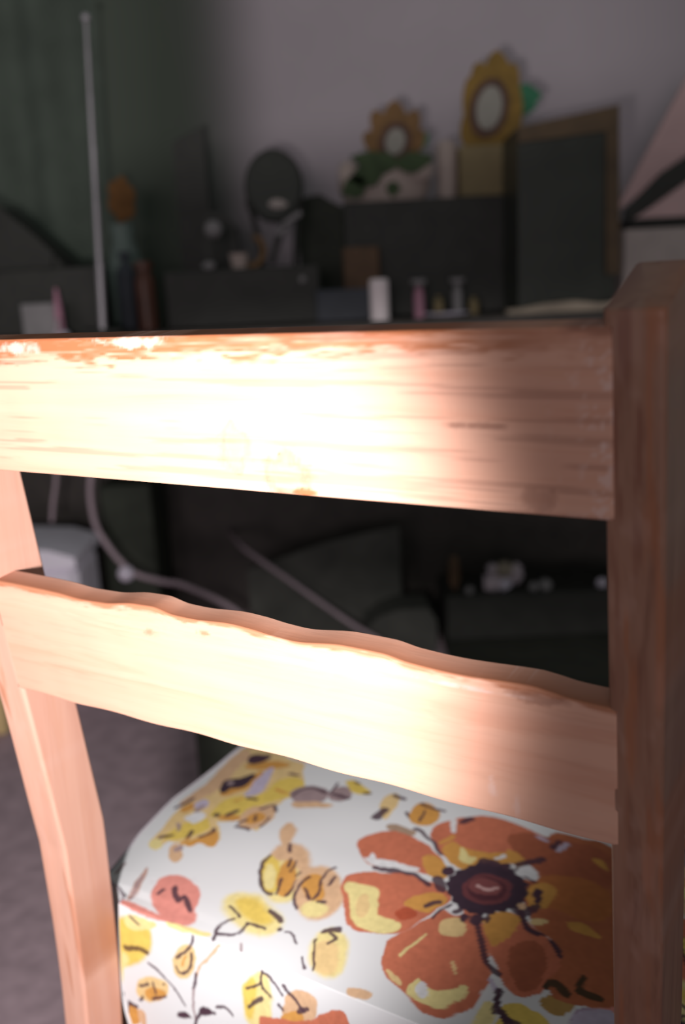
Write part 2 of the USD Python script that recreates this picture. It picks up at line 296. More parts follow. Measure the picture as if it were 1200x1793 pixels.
# full grid: rear wall rows, top rows, front wall rows; left wall columns, top columns, right wall columns
topX, topY, topZ = GAP / 2 - S, Bm, Zt
def pad_cols(X, Y, Z, Sf, Bf):
    l = [(X[:, :1] - sag(side), np.repeat(Y[:, :1], 33, 1), Z[:, :1] - (Z[:, :1] - ZB) * side, Sf[:, :1] + H * side, np.repeat(Bf[:, :1], 33, 1))]
    r_ = [(X[:, -1:] + sag(side), np.repeat(Y[:, -1:], 33, 1), Z[:, -1:] - (Z[:, -1:] - ZB) * side, Sf[:, -1:] - H * side, np.repeat(Bf[:, -1:], 33, 1))]
    return [np.hstack([a[:, ::-1], c, d]) for a, c, d in zip(l[0], (X, Y, Z, Sf, Bf), r_[0])]
G = pad_cols(topX, topY, topZ, S, Bm)
rear = [np.repeat(G[0][:1], 111, 0), G[1][:1] - sag(wall)[:, None] * .5 + 0 * G[0][:1], G[2][:1] - (G[2][:1] - ZB) * wall[:, None], np.repeat(G[3][:1], 111, 0), B0 - (H * wall)[:, None] + 0 * G[0][:1]]
frnt = [np.repeat(G[0][-1:], 33, 0), G[1][-1:] + sag(side)[:, None] + 0 * G[0][-1:], G[2][-1:] - (G[2][-1:] - ZB) * side[:, None], np.repeat(G[3][-1:], 33, 0), B1 + (H * side)[:, None] + 0 * G[0][-1:]]
X, Y, Z, Fs, Fb = [np.vstack([a[::-1], c, d]) for a, c, d in zip(rear, G, frnt)]
nr, nc = X.shape; i, j = np.meshgrid(np.arange(nr - 1), np.arange(nc - 1), indexing='ij'); q = np.stack([i * nc + j, i * nc + j + 1, (i + 1) * nc + j + 1, (i + 1) * nc + j], -1).reshape(-1, 4)
verts = np.stack([X, Y, Z], -1).reshape(-1, 3); f = np.vstack([q[:, [0, 1, 2]], q[:, [0, 2, 3]]])
# printed cloth: base colour plus the drawn shapes, in millimetres of cloth (s, b)
ps, pb = Fs.ravel() * 1000, Fb.ravel() * 1000
ps = ps + (fb(ps / 14, pb / 14, 95) - .5) * 4.0; pb = pb + (fb(ps / 14, pb / 14, 96) - .5) * 4.0
ps = ps + (fb3(ps / 6, pb / 6, 101) - .5) * 2.6; pb = pb + (fb3(ps / 6, pb / 6, 111) - .5) * 2.6
cloth = np.tile(np.array([.58, .565, .595]), (len(ps), 1))
def smooth01(x): x = np.clip(x, 0, 1); return x * x * (3 - 2 * x)
def chaikin(P, closed, n=2):
    for _ in range(n):
        Q = np.roll(P, -1, 0) if closed else P[1:]; A = P if closed else P[:-1]
        M_ = np.stack([.75 * A + .25 * Q, .25 * A + .75 * Q], 1).reshape(-1, 2)
        P = M_ if closed else np.vstack([P[:1], M_, P[-1:]])
    return P
def paint_op(kind, c, w, flat, ds=0, db=0):
    P = np.array(flat, float).reshape(-1, 2) + (ds, db); m_ = w + 3; P = chaikin(P, kind == 'p', 2 if len(P) < 18 else 0)
    k = np.nonzero((ps > P[:, 0].min() - m_) & (ps < P[:, 0].max() + m_) & (pb > P[:, 1].min() - m_) & (pb < P[:, 1].max() + m_))[0]
    if not len(k): return
    pts = shapely.points(ps[k], pb[k])
    if kind == 'p':
        poly = shapely.Polygon(P).buffer(0).buffer(.7); d = shapely.distance(pts, poly.boundary); d = np.where(shapely.contains_xy(poly, ps[k], pb[k]), -d, d)
        a = smooth01(.5 - d / max(w, 1.0))
    else:
        d = shapely.distance(pts, shapely.LineString(P)); a = .92 * smooth01((w * .62 - d) / 1.1 + .5)
    mott = .86 + .28 * fb3(ps[k] / 4, pb[k] / 4, 121)
    cloth[k] = cloth[k] * (1 - a)[:, None] + np.clip(np.array(c)[None] * .86 * mott[:, None], 0, 1) * a[:, None]
N_SMALL=141
PRINT=[
('p',[0.697,0.488,0.244],0.62,[np.float64(448.6),np.float64(158.0),np.float64(456.3),np.float64(194.1),np.float64(462.8),np.float64(226.6),np.float64(470.0),np.float64(266.3),np.float64(475.8),np.float64(306.8),np.float64(482.9),np.float64(343.8),np.float64(474.2),np.float64(355.9),np.float64(388.3),np.float64(326.7),np.float64(352.9),np.float64(272.7),np.float64(365.8),np.float64(262.3),np.float64(368.6),np.float64(244.8),np.float64(359.4),np.float64(222.5),np.float64(360.2),np.float64(207.8),np.float64(389.6),np.float64(214.4),np.float64(407.0),np.float64(206.5),np.float64(386.5),np.float64(184.9),np.float64(386.1),np.float64(174.1),np.float64(400.9),np.float64(178.0),np.float64(412.5),np.float64(167.9),np.float64(432.0),np.float64(166.7),np.float64(436.5),np.float64(152.4)]),
('p',[0.621,0.388,0.244],0.62,[np.float64(471.2),np.float64(217.1),np.float64(467.9),np.float64(245.7),np.float64(472.3),np.float64(287.8),np.float64(484.7),np.float64(343.6),np.float64(461.7),np.float64(339.2),np.float64(454.2),np.float64(293.9),np.float64(446.3),np.float64(255.6),np.float64(452.1),np.float64(231.4)]),
('p',[0.684,0.488,0.113],0.62,[np.float64(424.8),np.float64(211.5),np.float64(425.6),np.float64(243.2),np.float64(406.0),np.float64(254.4),np.float64(392.5),np.float64(264.3),np.float64(398.3),np.float64(292.1),np.float64(374.7),np.float64(306.0),np.float64(355.9),np.float64(277.3),np.float64(373.6),np.float64(256.6),np.float64(383.9),np.float64(247.5),np.float64(381.1),np.float64(229.8),np.float64(396.9),np.float64(219.6),np.float64(411.8),np.float64(212.5)]),
('p',[0.684,0.488,0.113],0.62,[np.float64(443.7),np.float64(168.1),np.float64(440.6),np.float64(192.6),np.float64(424.8),np.float64(211.5),np.float64(406.3),np.float64(197.1),np.float64(413.4),np.float64(181.0),np.float64(426.4),np.float64(168.2)]),
('p',[0.73,0.602,0.281],0.62,[np.float64(451.9),np.float64(161.6),np.float64(443.7),np.float64(168.1),np.float64(431.3),np.float64(158.1),np.float64(439.2),np.float64(151.6)]),
('p',[0.584,0.281,0.073],0.62,[np.float64(444.3),np.float64(253.1),np.float64(431.7),np.float64(264.8),np.float64(426.6),np.float64(296.6),np.float64(424.3),np.float64(303.5),np.float64(413.4),np.float64(278.6),np.float64(420.1),np.float64(259.0),np.float64(430.5),np.float64(244.8)]),
('p',[0.584,0.281,0.073],0.62,[np.float64(412.8),np.float64(172.2),np.float64(402.6),np.float64(184.2),np.float64(404.7),np.float64(195.2),np.float64(392.1),np.float64(189.8),np.float64(383.6),np.float64(177.0),np.float64(388.7),np.float64(173.2),np.float64(400.9),np.float64(178.0),np.float64(403.8),np.float64(169.4),np.float64(411.1),np.float64(168.3)]),
('p',[0.584,0.281,0.073],0.62,[np.float64(452.9),np.float64(307.0),np.float64(432.0),np.float64(324.5),np.float64(400.4),np.float64(326.2),np.float64(405.0),np.float64(311.9),np.float64(433.7),np.float64(301.3)]),
('p',[0.584,0.281,0.073],0.62,[np.float64(411.8),np.float64(212.5),np.float64(390.7),np.float64(211.6),np.float64(387.2),np.float64(220.2),np.float64(403.9),np.float64(219.9)]),
('p',[0.584,0.281,0.073],0.62,[np.float64(461.2),np.float64(216.2),np.float64(456.4),np.float64(227.8),np.float64(445.1),np.float64(227.4),np.float64(449.2),np.float64(210.8)]),
('p',[0.684,0.658,0.697],0.62,[np.float64(445.5),np.float64(206.5),np.float64(437.7),np.float64(218.5),np.float64(424.8),np.float64(211.5),np.float64(425.0),np.float64(199.0),np.float64(435.1),np.float64(196.4)]),
('p',[0.488,0.412,0.544],0.62,[np.float64(410.0),np.float64(250.4),np.float64(416.3),np.float64(277.7),np.float64(424.0),np.float64(313.2),np.float64(410.6),np.float64(307.1),np.float64(398.7),np.float64(268.1),np.float64(400.4),np.float64(256.1)]),
('p',[0.488,0.412,0.544],0.62,[np.float64(451.3),np.float64(226.1),np.float64(446.8),np.float64(238.2),np.float64(434.2),np.float64(227.3),np.float64(437.7),np.float64(218.5)]),
('p',[0.049,0.027,0.044],0.62,[np.float64(446.8),np.float64(258.4),np.float64(454.9),np.float64(278.0),np.float64(437.3),np.float64(281.6),np.float64(428.1),np.float64(296.2),np.float64(421.6),np.float64(282.4),np.float64(422.7),np.float64(267.1),np.float64(432.8),np.float64(261.6),np.float64(438.2),np.float64(250.1)]),
('p',[0.322,0.227,0.244],1.0,[np.float64(437.1),np.float64(272.5),np.float64(436.3),np.float64(271.1),np.float64(436.1),np.float64(269.7),np.float64(436.5),np.float64(268.5),np.float64(437.6),np.float64(267.7),np.float64(439.1),np.float64(267.3),np.float64(440.9),np.float64(267.5),np.float64(442.8),np.float64(268.2),np.float64(444.5),np.float64(269.2),np.float64(445.9),np.float64(270.6),np.float64(446.8),np.float64(272.1),np.float64(447.0),np.float64(273.5),np.float64(446.5),np.float64(274.7),np.float64(445.5),np.float64(275.5),np.float64(443.9),np.float64(275.8),np.float64(442.1),np.float64(275.6),np.float64(440.2),np.float64(275.0),np.float64(438.5),np.float64(273.9)]),
('p',[0.071,0.034,0.052],0.62,[np.float64(460.1),np.float64(319.0),np.float64(459.4),np.float64(336.1),np.float64(431.8),np.float64(334.6),np.float64(433.2),np.float64(320.9),np.float64(443.5),np.float64(312.0)]),
('s',[0.071,0.034,0.052],4.25,[np.float64(467.0),np.float64(216.5),np.float64(464.0),np.float64(223.7),np.float64(461.7),np.float64(235.2)]),
('s',[0.322,0.227,0.244],4.25,[np.float64(440.7),np.float64(217.8),np.float64(439.5),np.float64(226.0)]),
('s',[0.071,0.034,0.052],4.5,[np.float64(417.2),np.float64(216.1),np.float64(412.9),np.float64(216.0)]),
('s',[0.071,0.034,0.052],4.25,[np.float64(402.4),np.float64(219.1),np.float64(398.2),np.float64(226.8)]),
('s',[0.071,0.034,0.052],3.25,[np.float64(402.6),np.float64(249.8),np.float64(395.3),np.float64(251.5)]),
('s',[0.584,0.281,0.073],2.5,[np.float64(411.9),np.float64(241.4),np.float64(408.3),np.float64(248.1)]),
('s',[0.071,0.034,0.052],3.75,[np.float64(444.5),np.float64(169.0),np.float64(436.5),np.float64(175.7)]),
('s',[0.322,0.227,0.244],2.5,[np.float64(436.6),np.float64(183.9),np.float64(443.2),np.float64(194.5)]),
('s',[0.071,0.034,0.052],4.25,[np.float64(415.9),np.float64(176.8),np.float64(419.5),np.float64(186.2)]),
('s',[0.071,0.034,0.052],3.0,[np.float64(405.3),np.float64(183.4),np.float64(399.0),np.float64(192.2),np.float64(403.4),np.float64(195.6)]),
('s',[0.584,0.281,0.073],3.25,[np.float64(415.2),np.float64(167.1),np.float64(414.4),np.float64(176.1)]),
('s',[0.071,0.034,0.052],3.0,[np.float64(392.8),np.float64(304.6),np.float64(379.7),np.float64(305.8)]),
('s',[0.584,0.281,0.073],3.25,[np.float64(387.8),np.float64(274.5),np.float64(370.6),np.float64(271.8)]),
('s',[0.071,0.034,0.052],2.25,[np.float64(381.9),np.float64(240.1),np.float64(376.7),np.float64(244.6)]),
('p',[0.322,0.227,0.244],1.73,[np.float64(332.6),np.float64(283.0),np.float64(330.6),np.float64(277.8),np.float64(330.9),np.float64(272.5),np.float64(333.4),np.float64(267.6),np.float64(337.7),np.float64(263.8),np.float64(343.5),np.float64(261.5),np.float64(350.0),np.float64(260.9),np.float64(356.5),np.float64(262.2),np.float64(362.3),np.float64(265.2),np.float64(366.6),np.float64(269.7),np.float64(368.8),np.float64(274.9),np.float64(368.7),np.float64(280.4),np.float64(366.2),np.float64(285.4),np.float64(361.6),np.float64(289.3),np.float64(355.5),np.float64(291.6),np.float64(348.8),np.float64(292.0),np.float64(342.2),np.float64(290.6),np.float64(336.6),np.float64(287.4)]),
('p',[0.322,0.227,0.244],1.73,[np.float64(310.1),np.float64(294.1),np.float64(308.6),np.float64(290.1),np.float64(308.6),np.float64(286.0),np.float64(310.1),np.float64(282.4),np.float64(312.9),np.float64(279.6),np.float64(316.6),np.float64(277.9),np.float64(320.9),np.float64(277.6),np.float64(325.3),np.float64(278.8),np.float64(329.2),np.float64(281.2),np.float64(332.2),np.float64(284.7),np.float64(333.8),np.float64(288.7),np.float64(333.9),np.float64(292.9),np.float64(332.5),np.float64(296.6),np.float64(329.6),np.float64(299.5),np.float64(325.7),np.float64(301.1),np.float64(321.3),np.float64(301.3),np.float64(316.8),np.float64(300.1),np.float64(313.0),np.float64(297.6)]),
('p',[0.621,0.388,0.244],1.08,[np.float64(358.9),np.float64(260.4),np.float64(338.7),np.float64(268.4),np.float64(313.4),np.float64(272.0),np.float64(336.0),np.float64(255.4),np.float64(351.1),np.float64(253.0)]),
('s',[0.071,0.034,0.052],2.82,[np.float64(362.8),np.float64(269.6),np.float64(362.2),np.float64(282.7),np.float64(352.8),np.float64(290.4),np.float64(338.8),np.float64(285.4)]),
('s',[0.071,0.034,0.052],2.6,[np.float64(333.6),np.float64(286.0),np.float64(333.5),np.float64(306.3)]),
('s',[0.071,0.034,0.052],3.03,[np.float64(327.7),np.float64(286.5),np.float64(308.3),np.float64(286.2)]),
('p',[0.684,0.488,0.113],1.08,[np.float64(329.0),np.float64(309.7),np.float64(324.7),np.float64(319.3),np.float64(299.8),np.float64(309.6),np.float64(296.5),np.float64(298.8),np.float64(311.7),np.float64(296.9)]),
('s',[0.071,0.034,0.052],3.47,[np.float64(319.3),np.float64(313.8),np.float64(314.8),np.float64(314.2)]),
('s',[0.071,0.034,0.052],3.47,[np.float64(301.0),np.float64(301.1),np.float64(298.0),np.float64(303.5)]),
('p',[0.621,0.388,0.244],1.73,[np.float64(366.4),np.float64(242.6),np.float64(362.4),np.float64(237.5),np.float64(359.9),np.float64(231.0),np.float64(359.2),np.float64(224.0),np.float64(360.2),np.float64(217.2),np.float64(362.9),np.float64(211.4),np.float64(366.9),np.float64(207.3),np.float64(371.8),np.float64(205.3),np.float64(376.9),np.float64(205.6),np.float64(381.8),np.float64(208.3),np.float64(385.8),np.float64(213.0),np.float64(388.4),np.float64(219.2),np.float64(389.4),np.float64(226.3),np.float64(388.5),np.float64(233.4),np.float64(385.9),np.float64(239.6),np.float64(381.8),np.float64(244.0),np.float64(376.7),np.float64(246.1),np.float64(371.4),np.float64(245.6)]),
('p',[0.584,0.281,0.073],1.73,[np.float64(371.1),np.float64(231.3),np.float64(369.1),np.float64(228.8),np.float64(367.9),np.float64(225.6),np.float64(367.5),np.float64(222.0),np.float64(368.0),np.float64(218.6),np.float64(369.4),np.float64(215.6),np.float64(371.5),np.float64(213.5),np.float64(374.0),np.float64(212.4),np.float64(376.6),np.float64(212.5),np.float64(379.0),np.float64(213.9),np.float64(381.0),np.float64(216.3),np.float64(382.3),np.float64(219.4),np.float64(382.7),np.float64(223.0),np.float64(382.2),np.float64(226.5),np.float64(380.8),np.float64(229.6),np.float64(378.8),np.float64(231.8),np.float64(376.2),np.float64(232.9),np.float64(373.6),np.float64(232.7)]),
('s',[0.071,0.034,0.052],2.82,[np.float64(384.0),np.float64(204.6),np.float64(367.8),np.float64(205.7)]),
('s',[0.071,0.034,0.052],2.6,[np.float64(385.4),np.float64(209.6),np.float64(381.7),np.float64(216.8)]),
('s',[0.071,0.034,0.052],2.17,[np.float64(373.8),np.float64(217.7),np.float64(378.1),np.float64(227.5)]),
('s',[0.071,0.034,0.052],2.6,[np.float64(379.5),np.float64(239.7),np.float64(371.3),np.float64(250.1),np.float64(363.1),np.float64(239.2)]),
('s',[0.071,0.034,0.052],2.17,[np.float64(360.5),np.float64(214.1),np.float64(363.8),np.float64(227.4)]),
('p',[0.621,0.388,0.244],1.73,[np.float64(405.9),np.float64(154.1),np.float64(404.2),np.float64(150.6),np.float64(403.7),np.float64(147.5),np.float64(404.2),np.float64(145.3),np.float64(405.9),np.float64(144.1),np.float64(408.4),np.float64(144.1),np.float64(411.5),np.float64(145.3),np.float64(414.8),np.float64(147.6),np.float64(418.0),np.float64(150.8),np.float64(420.7),np.float64(154.4),np.float64(422.6),np.float64(158.1),np.float64(423.3),np.float64(161.3),np.float64(422.8),np.float64(163.7),np.float64(421.1),np.float64(164.9),np.float64(418.4),np.float64(164.8),np.float64(415.2),np.float64(163.4),np.float64(411.7),np.float64(160.9),np.float64(408.5),np.float64(157.7)]),
('s',[0.322,0.227,0.244],4.77,[np.float64(415.8),np.float64(158.5),np.float64(412.7),np.float64(163.1)]),
('p',[0.621,0.388,0.244],3.03,[np.float64(325.0),np.float64(214.1),np.float64(322.9),np.float64(209.4),np.float64(321.9),np.float64(205.3),np.float64(322.0),np.float64(202.1),np.float64(323.2),np.float64(200.3),np.float64(325.4),np.float64(200.0),np.float64(328.2),np.float64(201.3),np.float64(331.5),np.float64(204.1),np.float64(334.7),np.float64(207.9),np.float64(337.6),np.float64(212.5),np.float64(339.8),np.float64(217.3),np.float64(341.0),np.float64(221.7),np.float64(341.0),np.float64(225.1),np.float64(339.8),np.float64(227.0),np.float64(337.5),np.float64(227.2),np.float64(334.5),np.float64(225.8),np.float64(331.1),np.float64(222.8),np.float64(327.8),np.float64(218.7)]),
('p',[0.621,0.388,0.244],6.5,[np.float64(281.6),np.float64(171.3),np.float64(279.7),np.float64(161.4),np.float64(280.7),np.float64(153.0),np.float64(284.3),np.float64(147.0),np.float64(290.2),np.float64(144.0),np.float64(297.7),np.float64(144.2),np.float64(305.9),np.float64(147.6),np.float64(314.1),np.float64(154.1),np.float64(321.3),np.float64(163.1),np.float64(326.7),np.float64(173.6),np.float64(329.5),np.float64(184.5),np.float64(329.3),np.float64(194.2),np.float64(325.8),np.float64(201.3),np.float64(319.5),np.float64(204.8),np.float64(311.2),np.float64(204.1),np.float64(302.1),np.float64(199.4),np.float64(293.4),np.float64(191.6),np.float64(286.3),np.float64(181.8)]),
('p',[0.73,0.602,0.281],6.5,[np.float64(285.4),np.float64(165.3),np.float64(282.0),np.float64(158.3),np.float64(280.9),np.float64(151.5),np.float64(282.3),np.float64(145.7),np.float64(285.8),np.float64(141.6),np.float64(291.1),np.float64(139.5),np.float64(297.5),np.float64(139.6),np.float64(304.4),np.float64(142.0),np.float64(311.0),np.float64(146.5),np.float64(316.6),np.float64(152.6),np.float64(320.4),np.float64(159.8),np.float64(322.0),np.float64(167.0),np.float64(321.0),np.float64(173.4),np.float64(317.5),np.float64(178.1),np.float64(311.9),np.float64(180.4),np.float64(305.0),np.float64(180.0),np.float64(297.6),np.float64(177.0),np.float64(290.8),np.float64(171.8)]),
('p',[0.684,0.488,0.113],1.73,[np.float64(307.6),np.float64(165.8),np.float64(303.6),np.float64(159.1),np.float64(301.2),np.float64(153.0),np.float64(300.5),np.float64(148.2),np.float64(301.6),np.float64(145.0),np.float64(304.3),np.float64(144.0),np.float64(308.3),np.float64(145.1),np.float64(313.1),np.float64(148.2),np.float64(318.4),np.float64(153.2),np.float64(323.5),np.float64(159.4),np.float64(327.7),np.float64(166.3),np.float64(330.6),np.float64(172.9),np.float64(331.8),np.float64(178.3),np.float64(330.8),np.float64(181.9),np.float64(328.0),np.float64(183.0),np.float64(323.6),np.float64(181.6),np.float64(318.2),np.float64(177.8),np.float64(312.6),np.float64(172.3)]),
('p',[0.584,0.281,0.073],1.73,[np.float64(291.6),np.float64(165.5),np.float64(288.9),np.float64(159.1),np.float64(287.6),np.float64(153.5),np.float64(287.8),np.float64(149.2),np.float64(289.3),np.float64(146.8),np.float64(292.0),np.float64(146.3),np.float64(295.5),np.float64(147.9),np.float64(299.6),np.float64(151.5),np.float64(303.8),np.float64(156.7),np.float64(307.5),np.float64(163.0),np.float64(310.4),np.float64(169.6),np.float64(312.1),np.float64(175.7),np.float64(312.2),np.float64(180.5),np.float64(310.8),np.float64(183.3),np.float64(307.9),np.float64(183.8),np.float64(304.0),np.float64(181.7),np.float64(299.6),np.float64(177.6),np.float64(295.3),np.float64(171.9)]),
('p',[0.73,0.602,0.281],1.73,[np.float64(309.8),np.float64(161.7),np.float64(307.1),np.float64(157.3),np.float64(305.4),np.float64(153.4),np.float64(304.7),np.float64(150.2),np.float64(305.1),np.float64(148.3),np.float64(306.6),np.float64(147.7),np.float64(308.9),np.float64(148.5),np.float64(312.0),np.float64(150.7),np.float64(315.3),np.float64(154.1),np.float64(318.5),np.float64(158.2),np.float64(321.3),np.float64(162.6),np.float64(323.2),np.float64(166.7),np.float64(324.1),np.float64(170.1),np.float64(323.8),np.float64(172.3),np.float64(322.2),np.float64(172.9),np.float64(319.7),np.float64(171.9),np.float64(316.5),np.float64(169.4),np.float64(313.0),np.float64(165.9)]),
('s',[0.071,0.034,0.052],2.82,[np.float64(329.4),np.float64(182.5),np.float64(330.2),np.float64(171.7),np.float64(323.8),np.float64(157.7),np.float64(311.9),np.float64(146.0),np.float64(303.7),np.float64(142.1),np.float64(299.8),np.float64(143.6)]),
('s',[0.071,0.034,0.052],2.17,[np.float64(297.1),np.float64(146.8),np.float64(303.4),np.float64(161.1)]),
('s',[0.071,0.034,0.052],2.38,[np.float64(315.6),np.float64(192.8),np.float64(320.3),np.float64(202.9)]),
('s',[0.071,0.034,0.052],2.17,[np.float64(307.3),np.float64(175.1),np.float64(310.7),np.float64(185.5)]),
('s',[0.071,0.034,0.052],2.17,[np.float64(300.7),np.float64(171.2),np.float64(303.7),np.float64(184.2)]),
('s',[0.071,0.034,0.052],2.38,[np.float64(289.1),np.float64(148.0),np.float64(287.9),np.float64(155.0),np.float64(289.5),np.float64(164.9)]),
('s',[0.071,0.034,0.052],2.17,[np.float64(292.6),np.float64(168.1),np.float64(291.7),np.float64(175.0)]),
('p',[0.621,0.388,0.244],5.2,[np.float64(244.5),np.float64(163.8),np.float64(241.9),np.float64(154.6),np.float64(242.1),np.float64(146.4),np.float64(245.2),np.float64(139.9),np.float64(250.5),np.float64(135.8),np.float64(257.5),np.float64(134.5),np.float64(265.5),np.float64(136.1),np.float64(273.5),np.float64(140.6),np.float64(280.8),np.float64(147.6),np.float64(286.5),np.float64(156.3),np.float64(289.8),np.float64(165.9),np.float64(290.2),np.float64(175.2),np.float64(287.5),np.float64(182.7),np.float64(282.0),np.float64(187.5),np.float64(274.4),np.float64(188.8),np.float64(265.7),np.float64(186.4),np.float64(257.1),np.float64(180.8),np.float64(249.7),np.float64(172.9)]),
('p',[0.584,0.281,0.073],1.73,[np.float64(263.5),np.float64(166.9),np.float64(261.2),np.float64(162.1),np.float64(260.3),np.float64(157.6),np.float64(260.7),np.float64(153.8),np.float64(262.5),np.float64(151.1),np.float64(265.4),np.float64(149.9),np.float64(269.1),np.float64(150.2),np.float64(273.1),np.float64(152.1),np.float64(277.1),np.float64(155.4),np.float64(280.5),np.float64(159.6),np.float64(282.9),np.float64(164.4),np.float64(284.1),np.float64(169.2),np.float64(283.8),np.float64(173.3),np.float64(282.0),np.float64(176.2),np.float64(279.0),np.float64(177.5),np.float64(275.2),np.float64(177.0),np.float64(270.9),np.float64(174.8),np.float64(266.9),np.float64(171.3)]),
('p',[0.73,0.602,0.281],4.33,[np.float64(250.4),np.float64(147.5),np.float64(249.6),np.float64(145.0),np.float64(250.0),np.float64(142.3),np.float64(251.5),np.float64(139.9),np.float64(254.0),np.float64(137.9),np.float64(257.2),np.float64(136.6),np.float64(260.7),np.float64(136.1),np.float64(264.0),np.float64(136.5),np.float64(266.9),np.float64(137.8),np.float64(268.9),np.float64(139.8),np.float64(269.8),np.float64(142.3),np.float64(269.4),np.float64(144.9),np.float64(267.9),np.float64(147.5),np.float64(265.4),np.float64(149.5),np.float64(262.2),np.float64(150.9),np.float64(258.6),np.float64(151.4),np.float64(255.2),np.float64(150.9),np.float64(252.4),np.float64(149.5)]),
('s',[0.071,0.034,0.052],2.38,[np.float64(273.7),np.float64(140.0),np.float64(282.7),np.float64(148.2),np.float64(284.5),np.float64(159.5),np.float64(281.7),np.float64(171.7)]),
('s',[0.071,0.034,0.052],2.17,[np.float64(270.2),np.float64(150.0),np.float64(278.3),np.float64(159.6)]),
('s',[0.071,0.034,0.052],2.38,[np.float64(267.2),np.float64(151.2),np.float64(265.0),np.float64(161.6),np.float64(270.0),np.float64(173.5),np.float64(271.9),np.float64(182.5),np.float64(268.2),np.float64(191.6)]),
('s',[0.071,0.034,0.052],2.17,[np.float64(261.1),np.float64(172.0),np.float64(261.0),np.float64(179.7)]),
('s',[0.071,0.034,0.052],2.17,[np.float64(262.0),np.float64(151.1),np.float64(256.1),np.float64(153.6)]),
('p',[0.646,0.244,0.21],2.17,[np.float64(356.5),np.float64(118.2),np.float64(352.5),np.float64(111.4),np.float64(351.5),np.float64(104.8),np.float64(353.6),np.float64(99.2),np.float64(358.0),np.float64(94.7),np.float64(364.4),np.float64(92.1),np.float64(372.3),np.float64(91.7),np.float64(380.9),np.float64(93.7),np.float64(389.3),np.float64(98.0),np.float64(395.8),np.float64(103.7),np.float64(400.4),np.float64(110.6),np.float64(402.4),np.float64(118.0),np.float64(401.1),np.float64(124.6),np.float64(396.6),np.float64(129.5),np.float64(389.4),np.float64(132.0),np.float64(380.6),np.float64(131.8),np.float64(371.4),np.float64(129.1),np.float64(363.0),np.float64(124.3)]),
('p',[0.646,0.244,0.21],3.9,[np.float64(343.9),np.float64(99.3),np.float64(343.2),np.float64(96.3),np.float64(344.5),np.float64(93.3),np.float64(347.8),np.float64(90.6),np.float64(352.5),np.float64(88.6),np.float64(358.1),np.float64(87.5),np.float64(364.1),np.float64(87.4),np.float64(369.7),np.float64(88.4),np.float64(374.3),np.float64(90.4),np.float64(377.3),np.float64(93.2),np.float64(378.4),np.float64(96.5),np.float64(377.2),np.float64(99.7),np.float64(373.7),np.float64(102.3),np.float64(368.7),np.float64(104.2),np.float64(362.7),np.float64(105.1),np.float64(356.5),np.float64(105.0),np.float64(350.9),np.float64(103.9),np.float64(346.6),np.float64(101.9)]),
('p',[0.684,0.658,0.697],1.73,[np.float64(403.3),np.float64(120.8),np.float64(402.4),np.float64(119.3),np.float64(402.1),np.float64(117.9),np.float64(402.4),np.float64(116.6),np.float64(403.4),np.float64(115.7),np.float64(404.9),np.float64(115.2),np.float64(406.7),np.float64(115.1),np.float64(408.6),np.float64(115.6),np.float64(410.4),np.float64(116.5),np.float64(411.8),np.float64(117.7),np.float64(412.8),np.float64(119.2),np.float64(413.2),np.float64(120.6),np.float64(412.8),np.float64(121.9),np.float64(411.8),np.float64(122.9),np.float64(410.3),np.float64(123.4),np.float64(408.5),np.float64(123.4),np.float64(406.6),np.float64(122.9),np.float64(404.7),np.float64(122.0)]),
('p',[0.684,0.658,0.697],1.73,[np.float64(369.1),np.float64(132.9),np.float64(368.1),np.float64(131.6),np.float64(367.6),np.float64(130.3),np.float64(367.6),np.float64(129.2),np.float64(368.1),np.float64(128.5),np.float64(368.9),np.float64(128.1),np.float64(370.1),np.float64(128.3),np.float64(371.5),np.float64(128.9),np.float64(372.8),np.float64(129.9),np.float64(374.1),np.float64(131.1),np.float64(375.0),np.float64(132.5),np.float64(375.5),np.float64(133.8),np.float64(375.6),np.float64(135.0),np.float64(375.2),np.float64(135.7),np.float64(374.3),np.float64(136.0),np.float64(373.1),np.float64(135.9),np.float64(371.7),np.float64(135.2),np.float64(370.3),np.float64(134.2)]),
('s',[0.071,0.034,0.052],3.25,[np.float64(383.8),np.float64(118.4),np.float64(373.6),np.float64(110.3),np.float64(369.5),np.float64(107.6),np.float64(370.8),np.float64(114.9),np.float64(361.7),np.float64(109.1),np.float64(354.0),np.float64(103.5)]),
('s',[0.071,0.034,0.052],3.03,[np.float64(391.4),np.float64(108.9),np.float64(390.1),np.float64(114.0)]),
('p',[0.73,0.602,0.281],7.8,[np.float64(274.9),np.float64(118.1),np.float64(275.5),np.float64(112.9),np.float64(279.4),np.float64(108.7),np.float64(286.1),np.float64(105.8),np.float64(295.0),np.float64(104.6),np.float64(304.9),np.float64(105.2),np.float64(314.9),np.float64(107.7),np.float64(323.7),np.float64(111.9),np.float64(330.4),np.float64(117.3),np.float64(333.9),np.float64(123.2),np.float64(333.8),np.float64(129.0),np.float64(329.9),np.float64(133.7),np.float64(322.7),np.float64(136.8),np.float64(313.2),np.float64(137.8),np.float64(302.7),np.float64(136.7),np.float64(292.4),np.float64(133.7),np.float64(283.8),np.float64(129.1),np.float64(277.8),np.float64(123.8)]),
